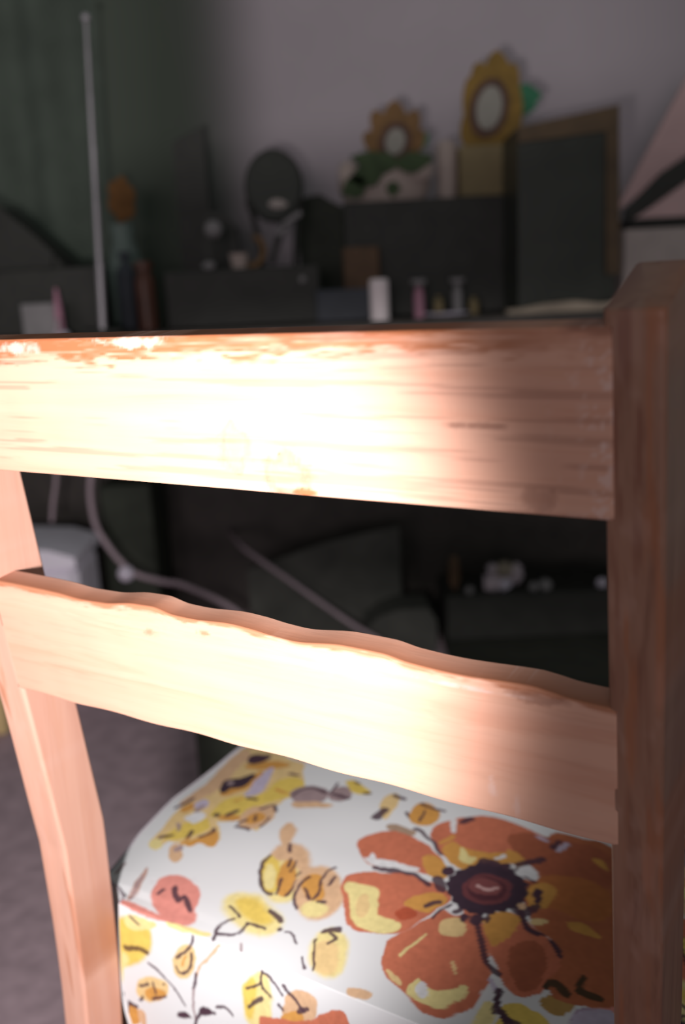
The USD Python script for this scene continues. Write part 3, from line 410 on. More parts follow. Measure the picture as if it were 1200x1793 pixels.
('p',[0.684,0.488,0.113],6.5,[np.float64(284.6),np.float64(121.7),np.float64(285.1),np.float64(118.9),np.float64(287.7),np.float64(116.6),np.float64(292.1),np.float64(115.1),np.float64(297.9),np.float64(114.5),np.float64(304.4),np.float64(115.0),np.float64(310.8),np.float64(116.5),np.float64(316.3),np.float64(118.9),np.float64(320.4),np.float64(121.9),np.float64(322.4),np.float64(125.1),np.float64(322.1),np.float64(128.1),np.float64(319.5),np.float64(130.5),np.float64(314.8),np.float64(132.1),np.float64(308.8),np.float64(132.5),np.float64(302.1),np.float64(131.9),np.float64(295.7),np.float64(130.2),np.float64(290.2),np.float64(127.7),np.float64(286.4),np.float64(124.8)]),
('s',[0.071,0.034,0.052],1.95,[np.float64(325.4),np.float64(119.1),np.float64(310.8),np.float64(113.5)]),
('s',[0.071,0.034,0.052],1.95,[np.float64(301.6),np.float64(110.9),np.float64(296.2),np.float64(113.5),np.float64(285.3),np.float64(112.3)]),
('s',[0.071,0.034,0.052],2.17,[np.float64(318.2),np.float64(87.1),np.float64(321.6),np.float64(95.9),np.float64(319.6),np.float64(105.5),np.float64(313.8),np.float64(110.3)]),
('s',[0.071,0.034,0.052],1.73,[np.float64(318.8),np.float64(91.7),np.float64(303.8),np.float64(97.4),np.float64(300.5),np.float64(110.1)]),
('s',[0.071,0.034,0.052],3.47,[np.float64(289.4),np.float64(129.8),np.float64(278.6),np.float64(122.5)]),
('s',[0.071,0.034,0.052],1.95,[np.float64(268.7),np.float64(113.9),np.float64(263.3),np.float64(115.5),np.float64(254.7),np.float64(109.4)]),
('s',[0.322,0.227,0.244],1.73,[np.float64(296.0),np.float64(93.4),np.float64(291.2),np.float64(87.5)]),
('p',[0.73,0.602,0.281],5.63,[np.float64(211.9),np.float64(113.3),np.float64(210.9),np.float64(106.6),np.float64(211.7),np.float64(100.7),np.float64(214.3),np.float64(96.2),np.float64(218.4),np.float64(93.5),np.float64(223.4),np.float64(93.0),np.float64(228.8),np.float64(94.6),np.float64(234.0),np.float64(98.3),np.float64(238.4),np.float64(103.7),np.float64(241.5),np.float64(110.3),np.float64(242.9),np.float64(117.2),np.float64(242.4),np.float64(123.7),np.float64(239.9),np.float64(128.8),np.float64(235.8),np.float64(131.8),np.float64(230.5),np.float64(132.3),np.float64(224.7),np.float64(130.2),np.float64(219.3),np.float64(125.9),np.float64(214.8),np.float64(120.0)]),
('p',[0.697,0.488,0.244],4.33,[np.float64(216.4),np.float64(108.4),np.float64(215.6),np.float64(103.8),np.float64(216.1),np.float64(99.7),np.float64(217.8),np.float64(96.6),np.float64(220.5),np.float64(94.7),np.float64(223.8),np.float64(94.4),np.float64(227.4),np.float64(95.5),np.float64(230.9),np.float64(98.1),np.float64(233.9),np.float64(101.9),np.float64(236.0),np.float64(106.4),np.float64(236.9),np.float64(111.1),np.float64(236.6),np.float64(115.5),np.float64(235.0),np.float64(118.9),np.float64(232.2),np.float64(121.0),np.float64(228.8),np.float64(121.3),np.float64(225.0),np.float64(119.9),np.float64(221.4),np.float64(117.0),np.float64(218.4),np.float64(113.0)]),
('s',[0.071,0.034,0.052],3.47,[np.float64(239.2),np.float64(128.3),np.float64(230.2),np.float64(134.0)]),
('s',[0.071,0.034,0.052],1.95,[np.float64(234.1),np.float64(127.9),np.float64(228.3),np.float64(124.8),np.float64(230.4),np.float64(118.2)]),
('s',[0.071,0.034,0.052],1.73,[np.float64(241.5),np.float64(117.5),np.float64(229.9),np.float64(94.6)]),
('s',[0.071,0.034,0.052],1.73,[np.float64(244.2),np.float64(100.7),np.float64(236.9),np.float64(94.0)]),
('p',[0.684,0.488,0.113],5.2,[np.float64(382.3),np.float64(64.0),np.float64(385.0),np.float64(55.4),np.float64(390.7),np.float64(46.4),np.float64(399.0),np.float64(38.2),np.float64(408.8),np.float64(31.7),np.float64(418.9),np.float64(27.8),np.float64(428.2),np.float64(27.0),np.float64(435.3),np.float64(29.5),np.float64(439.5),np.float64(35.0),np.float64(440.0),np.float64(42.8),np.float64(437.0),np.float64(51.8),np.float64(430.7),np.float64(61.0),np.float64(422.1),np.float64(69.2),np.float64(412.2),np.float64(75.3),np.float64(402.3),np.float64(78.8),np.float64(393.5),np.float64(79.2),np.float64(386.8),np.float64(76.7),np.float64(382.9),np.float64(71.4)]),
('p',[0.73,0.602,0.281],5.2,[np.float64(410.0),np.float64(37.0),np.float64(411.4),np.float64(33.1),np.float64(414.4),np.float64(29.0),np.float64(418.7),np.float64(25.2),np.float64(423.8),np.float64(22.0),np.float64(429.1),np.float64(20.0),np.float64(433.9),np.float64(19.3),np.float64(437.7),np.float64(20.1),np.float64(439.9),np.float64(22.2),np.float64(440.3),np.float64(25.4),np.float64(438.8),np.float64(29.4),np.float64(435.7),np.float64(33.5),np.float64(431.3),np.float64(37.4),np.float64(426.1),np.float64(40.4),np.float64(420.9),np.float64(42.4),np.float64(416.2),np.float64(43.0),np.float64(412.6),np.float64(42.2),np.float64(410.4),np.float64(40.1)]),
('p',[0.73,0.602,0.281],1.08,[np.float64(409.6),np.float64(80.1),np.float64(382.0),np.float64(82.8),np.float64(374.2),np.float64(80.9),np.float64(394.6),np.float64(68.9),np.float64(411.0),np.float64(70.2)]),
('s',[0.125,0.064,0.036],4.33,[np.float64(411.9),np.float64(47.9),np.float64(396.6),np.float64(54.0),np.float64(387.9),np.float64(53.4)]),
('s',[0.071,0.034,0.052],1.73,[np.float64(386.5),np.float64(43.5),np.float64(369.2),np.float64(36.0),np.float64(358.1),np.float64(27.4),np.float64(350.0),np.float64(16.3)]),
('s',[0.071,0.034,0.052],1.73,[np.float64(404.2),np.float64(79.2),np.float64(395.0),np.float64(74.4)]),
('p',[0.697,0.488,0.244],1.73,[np.float64(337.9),np.float64(60.8),np.float64(340.0),np.float64(55.0),np.float64(343.0),np.float64(49.5),np.float64(346.8),np.float64(45.0),np.float64(350.7),np.float64(42.0),np.float64(354.4),np.float64(41.0),np.float64(357.4),np.float64(42.1),np.float64(359.2),np.float64(45.2),np.float64(359.7),np.float64(49.8),np.float64(358.9),np.float64(55.4),np.float64(356.7),np.float64(61.3),np.float64(353.6),np.float64(66.8),np.float64(349.9),np.float64(71.2),np.float64(346.0),np.float64(74.0),np.float64(342.4),np.float64(74.9),np.float64(339.5),np.float64(73.8),np.float64(337.7),np.float64(70.8),np.float64(337.1),np.float64(66.3)]),
('s',[0.071,0.034,0.052],1.95,[np.float64(356.5),np.float64(59.2),np.float64(342.2),np.float64(71.9),np.float64(337.9),np.float64(83.0)]),
('s',[0.071,0.034,0.052],1.95,[np.float64(357.0),np.float64(50.2),np.float64(353.1),np.float64(43.3),np.float64(341.4),np.float64(55.7),np.float64(340.6),np.float64(68.0)]),
('s',[0.584,0.281,0.073],1.73,[np.float64(351.3),np.float64(54.7),np.float64(346.4),np.float64(63.5)]),
('s',[0.621,0.388,0.244],1.95,[np.float64(310.5),np.float64(86.0),np.float64(330.1),np.float64(62.8),np.float64(337.9),np.float64(50.6)]),
('s',[0.071,0.034,0.052],1.95,[np.float64(337.8),np.float64(51.8),np.float64(341.8),np.float64(36.3)]),
('s',[0.322,0.227,0.244],1.95,[np.float64(341.0),np.float64(36.7),np.float64(342.0),np.float64(23.4),np.float64(340.6),np.float64(0.8)]),
('p',[0.697,0.488,0.244],2.17,[np.float64(366.9),np.float64(26.2),np.float64(368.6),np.float64(21.6),np.float64(372.3),np.float64(16.7),np.float64(377.8),np.float64(11.8),np.float64(384.3),np.float64(7.8),np.float64(391.2),np.float64(5.0),np.float64(397.5),np.float64(3.8),np.float64(402.4),np.float64(4.4),np.float64(405.4),np.float64(6.7),np.float64(406.1),np.float64(10.5),np.float64(404.3),np.float64(15.2),np.float64(400.3),np.float64(20.3),np.float64(394.6),np.float64(25.1),np.float64(388.0),np.float64(29.1),np.float64(381.3),np.float64(31.8),np.float64(375.2),np.float64(32.8),np.float64(370.5),np.float64(32.2),np.float64(367.6),np.float64(29.9)]),
('p',[0.584,0.281,0.073],2.17,[np.float64(371.2),np.float64(19.7),np.float64(372.1),np.float64(17.3),np.float64(374.3),np.float64(14.6),np.float64(377.5),np.float64(11.9),np.float64(381.3),np.float64(9.6),np.float64(385.3),np.float64(8.0),np.float64(389.0),np.float64(7.2),np.float64(391.9),np.float64(7.4),np.float64(393.7),np.float64(8.5),np.float64(394.1),np.float64(10.4),np.float64(393.1),np.float64(12.9),np.float64(390.8),np.float64(15.6),np.float64(387.6),np.float64(18.3),np.float64(383.7),np.float64(20.6),np.float64(379.8),np.float64(22.2),np.float64(376.2),np.float64(22.9),np.float64(373.3),np.float64(22.7),np.float64(371.6),np.float64(21.6)]),
('s',[0.071,0.034,0.052],1.95,[np.float64(400.6),np.float64(15.8),np.float64(389.4),np.float64(21.3)]),
('s',[0.071,0.034,0.052],1.95,[np.float64(384.5),np.float64(25.2),np.float64(380.7),np.float64(16.6)]),
('s',[0.071,0.034,0.052],2.17,[np.float64(402.4),np.float64(0.4),np.float64(398.8),np.float64(6.0)]),
('s',[0.071,0.034,0.052],2.17,[np.float64(386.1),np.float64(8.6),np.float64(371.5),np.float64(17.5)]),
('s',[0.071,0.034,0.052],1.73,[np.float64(374.0),np.float64(29.3),np.float64(371.4),np.float64(29.2)]),
('p',[0.584,0.281,0.073],1.08,[np.float64(437.8),np.float64(-17.5),np.float64(425.2),np.float64(-11.0),np.float64(404.8),np.float64(-7.5),np.float64(407.6),np.float64(-28.2),np.float64(441.5),np.float64(-42.9)]),
('s',[0.071,0.034,0.052],4.33,[np.float64(432.3),np.float64(-15.4),np.float64(419.3),np.float64(-9.8),np.float64(407.3),np.float64(-9.1)]),
('p',[0.621,0.388,0.244],1.08,[np.float64(405.2),np.float64(-10.2),np.float64(397.0),np.float64(-11.7),np.float64(400.1),np.float64(-25.0),np.float64(407.6),np.float64(-28.2)]),
('p',[0.73,0.602,0.281],4.33,[np.float64(261.9),np.float64(58.7),np.float64(263.5),np.float64(49.6),np.float64(266.5),np.float64(40.9),np.float64(270.6),np.float64(33.5),np.float64(275.5),np.float64(28.4),np.float64(280.3),np.float64(26.3),np.float64(284.7),np.float64(27.4),np.float64(288.0),np.float64(31.7),np.float64(289.7),np.float64(38.6),np.float64(289.8),np.float64(47.2),np.float64(288.1),np.float64(56.5),np.float64(285.0),np.float64(65.2),np.float64(280.7),np.float64(72.4),np.float64(276.0),np.float64(77.2),np.float64(271.2),np.float64(79.0),np.float64(267.0),np.float64(77.8),np.float64(263.8),np.float64(73.6),np.float64(262.1),np.float64(67.0)]),
('p',[0.684,0.488,0.113],3.47,[np.float64(276.7),np.float64(54.8),np.float64(277.6),np.float64(48.3),np.float64(279.1),np.float64(42.3),np.float64(281.1),np.float64(37.5),np.float64(283.3),np.float64(34.4),np.float64(285.4),np.float64(33.5),np.float64(287.2),np.float64(34.9),np.float64(288.5),np.float64(38.4),np.float64(289.1),np.float64(43.6),np.float64(288.8),np.float64(49.8),np.float64(287.9),np.float64(56.3),np.float64(286.3),np.float64(62.3),np.float64(284.4),np.float64(67.1),np.float64(282.2),np.float64(70.0),np.float64(280.1),np.float64(70.8),np.float64(278.3),np.float64(69.5),np.float64(277.1),np.float64(66.0),np.float64(276.5),np.float64(60.9)]),
('s',[0.071,0.034,0.052],2.17,[np.float64(271.2),np.float64(79.4),np.float64(270.2),np.float64(63.6)]),
('s',[0.071,0.034,0.052],2.17,[np.float64(284.6),np.float64(57.8),np.float64(271.6),np.float64(68.3)]),
('s',[0.071,0.034,0.052],2.17,[np.float64(270.2),np.float64(64.1),np.float64(263.3),np.float64(59.0)]),
('s',[0.071,0.034,0.052],2.38,[np.float64(284.6),np.float64(42.2),np.float64(270.5),np.float64(54.2)]),
('s',[0.071,0.034,0.052],2.17,[np.float64(271.2),np.float64(79.4),np.float64(259.7),np.float64(75.2),np.float64(251.0),np.float64(67.1)]),
('p',[0.621,0.388,0.244],1.73,[np.float64(220.2),np.float64(68.4),np.float64(221.5),np.float64(63.9),np.float64(224.6),np.float64(59.0),np.float64(229.2),np.float64(54.4),np.float64(234.8),np.float64(50.6),np.float64(240.6),np.float64(48.1),np.float64(246.1),np.float64(47.2),np.float64(250.5),np.float64(48.0),np.float64(253.2),np.float64(50.5),np.float64(253.9),np.float64(54.3),np.float64(252.6),np.float64(59.0),np.float64(249.3),np.float64(63.9),np.float64(244.5),np.float64(68.5),np.float64(238.9),np.float64(72.2),np.float64(233.1),np.float64(74.6),np.float64(227.8),np.float64(75.4),np.float64(223.6),np.float64(74.5),np.float64(221.0),np.float64(72.1)]),
('p',[0.584,0.281,0.073],1.73,[np.float64(235.3),np.float64(52.4),np.float64(236.0),np.float64(49.9),np.float64(237.7),np.float64(47.2),np.float64(240.2),np.float64(44.6),np.float64(243.3),np.float64(42.5),np.float64(246.4),np.float64(41.1),np.float64(249.4),np.float64(40.7),np.float64(251.7),np.float64(41.1),np.float64(253.2),np.float64(42.5),np.float64(253.6),np.float64(44.6),np.float64(252.8),np.float64(47.2),np.float64(251.1),np.float64(49.9),np.float64(248.5),np.float64(52.4),np.float64(245.5),np.float64(54.5),np.float64(242.3),np.float64(55.8),np.float64(239.4),np.float64(56.3),np.float64(237.1),np.float64(55.8),np.float64(235.7),np.float64(54.4)]),
('s',[0.071,0.034,0.052],2.38,[np.float64(249.5),np.float64(75.0),np.float64(240.9),np.float64(65.1),np.float64(234.4),np.float64(58.8)]),
('s',[0.071,0.034,0.052],3.03,[np.float64(239.4),np.float64(56.1),np.float64(229.9),np.float64(61.6)]),
('s',[0.071,0.034,0.052],1.95,[np.float64(257.2),np.float64(56.2),np.float64(252.9),np.float64(53.7)]),
('p',[0.527,0.156,0.092],1.08,[np.float64(275.4),np.float64(29.0),np.float64(274.4),np.float64(41.3),np.float64(258.2),np.float64(43.0),np.float64(235.6),np.float64(47.9),np.float64(215.2),np.float64(65.2),np.float64(199.6),np.float64(74.3),np.float64(194.1),np.float64(64.1),np.float64(194.8),np.float64(50.8),np.float64(276.7),np.float64(14.4)]),
('s',[0.071,0.034,0.052],2.38,[np.float64(342.0),np.float64(0.2),np.float64(340.5),np.float64(8.9),np.float64(330.0),np.float64(20.9),np.float64(321.8),np.float64(22.4)]),
('p',[0.071,0.034,0.052],1.73,[np.float64(324.9),np.float64(22.1),np.float64(325.3),np.float64(20.8),np.float64(326.3),np.float64(19.4),np.float64(327.8),np.float64(18.0),np.float64(329.6),np.float64(16.9),np.float64(331.4),np.float64(16.1),np.float64(333.1),np.float64(15.8),np.float64(334.4),np.float64(16.0),np.float64(335.3),np.float64(16.6),np.float64(335.4),np.float64(17.6),np.float64(335.0),np.float64(19.0),np.float64(334.0),np.float64(20.4),np.float64(332.5),np.float64(21.7),np.float64(330.7),np.float64(22.9),np.float64(328.9),np.float64(23.6),np.float64(327.2),np.float64(23.9),np.float64(325.9),np.float64(23.8),np.float64(325.1),np.float64(23.1)]),
('s',[0.071,0.034,0.052],2.17,[np.float64(319.1),np.float64(29.4),np.float64(308.1),np.float64(31.9),np.float64(301.2),np.float64(27.5)]),
('p',[0.071,0.034,0.052],1.73,[np.float64(347.2),np.float64(6.5),np.float64(347.9),np.float64(5.3),np.float64(349.4),np.float64(4.1),np.float64(351.3),np.float64(3.1),np.float64(353.4),np.float64(2.3),np.float64(355.6),np.float64(1.9),np.float64(357.5),np.float64(1.9),np.float64(358.9),np.float64(2.4),np.float64(359.6),np.float64(3.2),np.float64(359.5),np.float64(4.2),np.float64(358.8),np.float64(5.4),np.float64(357.3),np.float64(6.6),np.float64(355.4),np.float64(7.6),np.float64(353.2),np.float64(8.4),np.float64(351.1),np.float64(8.8),np.float64(349.2),np.float64(8.8),np.float64(347.8),np.float64(8.3),np.float64(347.1),np.float64(7.5)]),
('s',[0.071,0.034,0.052],1.95,[np.float64(349.5),np.float64(7.2),np.float64(346.5),np.float64(6.1)]),
('s',[0.488,0.412,0.544],4.77,[np.float64(442.0),np.float64(53.1),np.float64(430.0),np.float64(59.8)]),
('s',[0.071,0.034,0.052],1.95,[np.float64(434.7),np.float64(59.4),np.float64(429.4),np.float64(60.0)]),
('s',[0.071,0.034,0.052],3.47,[np.float64(446.4),np.float64(8.1),np.float64(439.4),np.float64(7.8)]),
('s',[0.322,0.227,0.244],3.47,[np.float64(447.6),np.float64(117.0),np.float64(448.9),np.float64(126.6)]),
('p',[0.462,0.281,0.244],1.08,[np.float64(415.9),np.float64(94.6),np.float64(421.5),np.float64(114.2),np.float64(428.1),np.float64(136.1),np.float64(415.7),np.float64(116.3),np.float64(409.1),np.float64(96.9)]),
('s',[0.322,0.227,0.244],2.6,[np.float64(411.5),np.float64(95.9),np.float64(420.7),np.float64(119.5)]),
('p',[0.646,0.244,0.21],1.08,[np.float64(422.8),np.float64(93.0),np.float64(396.5),np.float64(91.7),np.float64(365.7),np.float64(90.2),np.float64(364.3),np.float64(86.7),np.float64(395.2),np.float64(85.1),np.float64(417.8),np.float64(88.4)]),
('p',[0.73,0.602,0.281],1.08,[np.float64(364.0),np.float64(88.1),np.float64(322.9),np.float64(90.6),np.float64(322.6),np.float64(87.1),np.float64(363.4),np.float64(83.6)]),
('p',[0.621,0.388,0.244],1.73,[np.float64(179.9),np.float64(92.9),np.float64(180.1),np.float64(91.5),np.float64(181.6),np.float64(90.2),np.float64(184.0),np.float64(89.1),np.float64(187.2),np.float64(88.2),np.float64(190.7),np.float64(87.8),np.float64(194.1),np.float64(87.9),np.float64(197.0),np.float64(88.4),np.float64(199.1),np.float64(89.4),np.float64(200.0),np.float64(90.6),np.float64(199.8),np.float64(92.0),np.float64(198.3),np.float64(93.4),np.float64(195.8),np.float64(94.6),np.float64(192.6),np.float64(95.4),np.float64(189.1),np.float64(95.8),np.float64(185.7),np.float64(95.7),np.float64(182.8),np.float64(95.1),np.float64(180.8),np.float64(94.2)]),
('s',[0.071,0.034,0.052],2.6,[np.float64(274.6),np.float64(116.5),np.float64(273.6),np.float64(115.7)]),
('p',[0.697,0.488,0.244],1.08,[np.float64(275.0),np.float64(280.6),np.float64(281.6),np.float64(303.5),np.float64(271.3),np.float64(315.7),np.float64(263.6),np.float64(288.3),np.float64(260.4),np.float64(262.9)]),
('s',[0.071,0.034,0.052],6.5,[np.float64(270.6),np.float64(266.8),np.float64(269.5),np.float64(280.9)]),
('s',[0.071,0.034,0.052],4.33,[np.float64(274.0),np.float64(308.1),np.float64(264.6),np.float64(307.7)]),
('p',[0.365,0.244,0.179],1.08,[np.float64(258.6),np.float64(259.5),np.float64(245.5),np.float64(268.0),np.float64(225.7),np.float64(262.8),np.float64(230.2),np.float64(252.3),np.float64(251.0),np.float64(254.6)]),
('s',[0.071,0.034,0.052],3.03,[np.float64(249.3),np.float64(285.2),np.float64(238.3),np.float64(280.3)]),
('p',[0.584,0.281,0.073],1.73,[np.float64(222.4),np.float64(298.4),np.float64(220.3),np.float64(292.0),np.float64(219.9),np.float64(285.9),np.float64(221.2),np.float64(280.6),np.float64(224.0),np.float64(276.7),np.float64(227.9),np.float64(274.8),np.float64(232.7),np.float64(274.9),np.float64(237.6),np.float64(277.2),np.float64(242.1),np.float64(281.3),np.float64(245.8),np.float64(286.9),np.float64(248.1),np.float64(293.2),np.float64(248.7),np.float64(299.6),np.float64(247.5),np.float64(305.2),np.float64(244.7),np.float64(309.3),np.float64(240.5),np.float64(311.3),np.float64(235.6),np.float64(311.1),np.float64(230.5),np.float64(308.5),np.float64(225.9),np.float64(304.1)]),
('s',[0.071,0.034,0.052],1.95,[np.float64(231.9),np.float64(280.3),np.float64(236.8),np.float64(297.7)]),
('s',[0.071,0.034,0.052],3.03,[np.float64(243.7),np.float64(307.3),np.float64(220.4),np.float64(305.8)]),
('p',[0.73,0.602,0.281],1.08,[np.float64(108.2),np.float64(100.6),np.float64(109.0),np.float64(115.5),np.float64(100.6),np.float64(121.3),np.float64(94.2),np.float64(100.6),np.float64(106.1),np.float64(95.5)]),
('p',[0.684,0.488,0.113],1.08,[np.float64(92.7),np.float64(101.3),np.float64(94.8),np.float64(115.8),np.float64(90.8),np.float64(123.7),np.float64(76.6),np.float64(128.2),np.float64(59.0),np.float64(116.4)]),
('p',[0.412,0.244,0.082],1.08,[np.float64(76.2),np.float64(137.0),np.float64(58.0),np.float64(150.5),np.float64(45.7),np.float64(143.6),np.float64(63.0),np.float64(128.6)]),
('p',[0.412,0.301,0.412],1.08,[np.float64(48.9),np.float64(121.3),np.float64(49.9),np.float64(135.1),np.float64(42.8),np.float64(145.1),np.float64(28.8),np.float64(148.3),np.float64(13.6),np.float64(139.8)]),
('p',[0.356,0.102,0.056],1.08,[np.float64(124.0),np.float64(245.1),np.float64(111.6),np.float64(257.1),np.float64(84.1),np.float64(266.9),np.float64(59.5),np.float64(263.8),np.float64(38.2),np.float64(247.2),np.float64(36.2),np.float64(224.2),np.float64(59.0),np.float64(213.7),np.float64(87.0),np.float64(212.9),np.float64(105.2),np.float64(209.3),np.float64(116.7),np.float64(222.0)]),
('p',[0.584,0.281,0.073],1.08,[np.float64(118.1),np.float64(234.4),np.float64(108.1),np.float64(246.6),np.float64(86.4),np.float64(241.6),np.float64(87.0),np.float64(219.0),np.float64(105.3),np.float64(215.3)]),
('p',[0.584,0.281,0.073],1.08,[np.float64(78.8),np.float64(217.4),np.float64(67.6),np.float64(217.7),np.float64(53.8),np.float64(208.2),np.float64(68.6),np.float64(208.4)]),
('p',[0.356,0.102,0.056],1.08,[np.float64(120.3),np.float64(276.4),np.float64(101.5),np.float64(290.4),np.float64(72.1),np.float64(295.8),np.float64(57.7),np.float64(271.8),np.float64(92.7),np.float64(262.1),np.float64(116.3),np.float64(252.7)]),
('p',[0.527,0.156,0.092],1.08,[np.float64(214.4),np.float64(264.2),np.float64(216.7),np.float64(284.4),np.float64(204.9),np.float64(301.2),np.float64(178.6),np.float64(318.8),np.float64(141.9),np.float64(313.4),np.float64(118.0),np.float64(305.2),np.float64(114.7),np.float64(285.2),np.float64(129.7),np.float64(266.9),np.float64(148.0),np.float64(252.5),np.float64(165.2),np.float64(241.2),np.float64(182.1),np.float64(239.0),np.float64(196.2),np.float64(245.3)]),
('p',[0.584,0.281,0.073],1.08,[np.float64(195.1),np.float64(247.8),np.float64(197.9),np.float64(264.2),np.float64(188.1),np.float64(263.0),np.float64(168.3),np.float64(259.2),np.float64(147.4),np.float64(273.7),np.float64(129.9),np.float64(273.2),np.float64(143.8),np.float64(252.8),np.float64(166.6),np.float64(234.0),np.float64(183.2),np.float64(236.6)]),
('p',[0.73,0.602,0.281],1.08,[np.float64(180.4),np.float64(245.5),np.float64(185.3),np.float64(264.4),np.float64(173.7),np.float64(250.7),np.float64(163.9),np.float64(253.8),np.float64(169.8),np.float64(241.5)]),
('s',[0.584,0.281,0.073],3.03,[np.float64(202.1),np.float64(258.1),np.float64(197.1),np.float64(272.8)]),
('s',[0.684,0.658,0.697],4.77,[np.float64(207.2),np.float64(295.6),np.float64(198.9),np.float64(281.2)]),
('s',[0.071,0.034,0.052],6.5,[np.float64(197.7),np.float64(295.9),np.float64(193.8),np.float64(304.5)]),
('s',[0.684,0.658,0.697],3.47,[np.float64(151.1),np.float64(260.3),np.float64(146.5),np.float64(268.4)]),
('p',[0.527,0.156,0.092],1.08,[np.float64(269.5),np.float64(229.5),np.float64(264.5),np.float64(242.8),np.float64(247.0),np.float64(256.6),np.float64(226.4),np.float64(254.2),np.float64(206.0),np.float64(246.3),np.float64(189.4),np.float64(235.4),np.float64(180.4),np.float64(225.4),np.float64(191.8),np.float64(216.4),np.float64(206.4),np.float64(213.9),np.float64(221.7),np.float64(208.0),np.float64(240.0),np.float64(202.9),np.float64(252.1),np.float64(210.9)]),
('p',[0.684,0.658,0.697],1.08,[np.float64(252.9),np.float64(212.4),np.float64(245.9),np.float64(209.4),np.float64(249.6),np.float64(221.3),np.float64(241.5),np.float64(212.2),np.float64(239.0),np.float64(216.3),np.float64(218.8),np.float64(215.8),np.float64(203.5),np.float64(219.5),np.float64(203.2),np.float64(214.4),np.float64(237.5),np.float64(202.7)]),
('p',[0.584,0.281,0.073],1.08,[np.float64(207.3),np.float64(232.2),np.float64(199.8),np.float64(240.5),np.float64(178.4),np.float64(228.2),np.float64(178.0),np.float64(212.8),np.float64(193.0),np.float64(214.1)]),
('p',[0.527,0.156,0.092],1.08,[np.float64(252.3),np.float64(174.1),np.float64(252.7),np.float64(191.9),np.float64(229.2),np.float64(200.3),np.float64(208.2),np.float64(208.5),np.float64(189.0),np.float64(205.8),np.float64(172.5),np.float64(203.9),np.float64(165.5),np.float64(194.6),np.float64(168.6),np.float64(180.5),np.float64(176.8),np.float64(162.6),np.float64(185.6),np.float64(146.5),np.float64(200.0),np.float64(141.8),np.float64(220.4),np.float64(135.7),np.float64(235.0),np.float64(148.6)]),
('p',[0.73,0.602,0.281],1.08,[np.float64(251.6),np.float64(177.0),np.float64(242.7),np.float64(182.6),np.float64(229.2),np.float64(183.2),np.float64(217.2),np.float64(173.7),np.float64(211.7),np.float64(157.4),np.float64(204.3),np.float64(157.8),np.float64(187.4),np.float64(158.4),np.float64(188.2),np.float64(147.4),np.float64(200.0),np.float64(141.8),np.float64(220.1),np.float64(141.0),np.float64(234.9),np.float64(157.1)]),
('p',[0.697,0.488,0.244],1.08,[np.float64(233.5),np.float64(166.5),np.float64(227.1),np.float64(175.4),np.float64(217.4),np.float64(161.9),np.float64(217.8),np.float64(150.5),np.float64(225.6),np.float64(152.7)]),
('p',[0.584,0.281,0.073],1.08,[np.float64(197.4),np.float64(173.8),np.float64(187.6),np.float64(193.5),np.float64(172.4),np.float64(198.1),np.float64(166.7),np.float64(187.9),np.float64(174.0),np.float64(174.2),np.float64(186.8),np.float64(174.2)]),
('p',[0.412,0.082,0.042],1.08,[np.float64(199.0),np.float64(164.3),np.float64(189.1),np.float64(174.6),np.float64(179.3),np.float64(167.6),np.float64(188.0),np.float64(159.5)]),
('p',[0.527,0.156,0.092],1.08,[np.float64(164.2),np.float64(180.2),np.float64(156.3),np.float64(190.4),np.float64(140.4),np.float64(191.5),np.float64(123.8),np.float64(171.5),np.float64(114.9),np.float64(155.3),np.float64(109.4),np.float64(139.0),np.float64(110.8),np.float64(122.0),np.float64(116.7),np.float64(107.8),np.float64(130.0),np.float64(96.5),np.float64(144.0),np.float64(94.6),np.float64(157.7),np.float64(103.1),np.float64(177.2),np.float64(109.7),np.float64(187.9),np.float64(123.1),np.float64(190.1),np.float64(139.0),np.float64(178.1),np.float64(156.6)]),
('p',[0.73,0.602,0.281],1.08,[np.float64(158.5),np.float64(102.8),np.float64(156.4),np.float64(118.3),np.float64(145.3),np.float64(113.4),np.float64(128.3),np.float64(117.5),np.float64(121.9),np.float64(128.8),np.float64(118.6),np.float64(116.5),np.float64(129.1),np.float64(102.6),np.float64(143.7),np.float64(101.9),np.float64(152.4),np.float64(102.3)]),
('p',[0.684,0.658,0.697],1.08,[np.float64(152.9),np.float64(109.2),np.float64(151.5),np.float64(118.2),np.float64(144.9),np.float64(112.5),np.float64(144.5),np.float64(103.5)]),
('p',[0.697,0.488,0.244],1.08,[np.float64(181.5),np.float64(116.7),np.float64(172.9),np.float64(113.7),np.float64(161.9),np.float64(107.6),np.float64(169.7),np.float64(107.5)]),
('p',[0.697,0.488,0.244],1.08,[np.float64(159.4),np.float64(162.9),np.float64(159.5),np.float64(176.6),np.float64(145.8),np.float64(180.2),np.float64(142.9),np.float64(165.1),np.float64(151.1),np.float64(160.0)]),
('s',[0.697,0.488,0.244],2.17,[np.float64(139.7),np.float64(139.1),np.float64(133.4),np.float64(132.7)]),
('s',[0.73,0.602,0.281],1.73,[np.float64(167.7),np.float64(156.5),np.float64(175.5),np.float64(130.6)]),
('p',[0.527,0.156,0.092],1.08,[np.float64(134.0),np.float64(185.9),np.float64(120.4),np.float64(202.1),np.float64(101.6),np.float64(199.2),np.float64(82.7),np.float64(189.5),np.float64(70.9),np.float64(177.3),np.float64(68.8),np.float64(154.1),np.float64(75.7),np.float64(140.5),np.float64(86.4),np.float64(131.0),np.float64(100.1),np.float64(138.8),np.float64(110.6),np.float64(152.5),np.float64(124.2),np.float64(171.3)]),
('p',[0.356,0.102,0.056],1.08,[np.float64(107.8),np.float64(168.8),np.float64(95.0),np.float64(185.8),np.float64(77.9),np.float64(173.6),np.float64(76.6),np.float64(143.3),np.float64(90.3),np.float64(136.8)]),
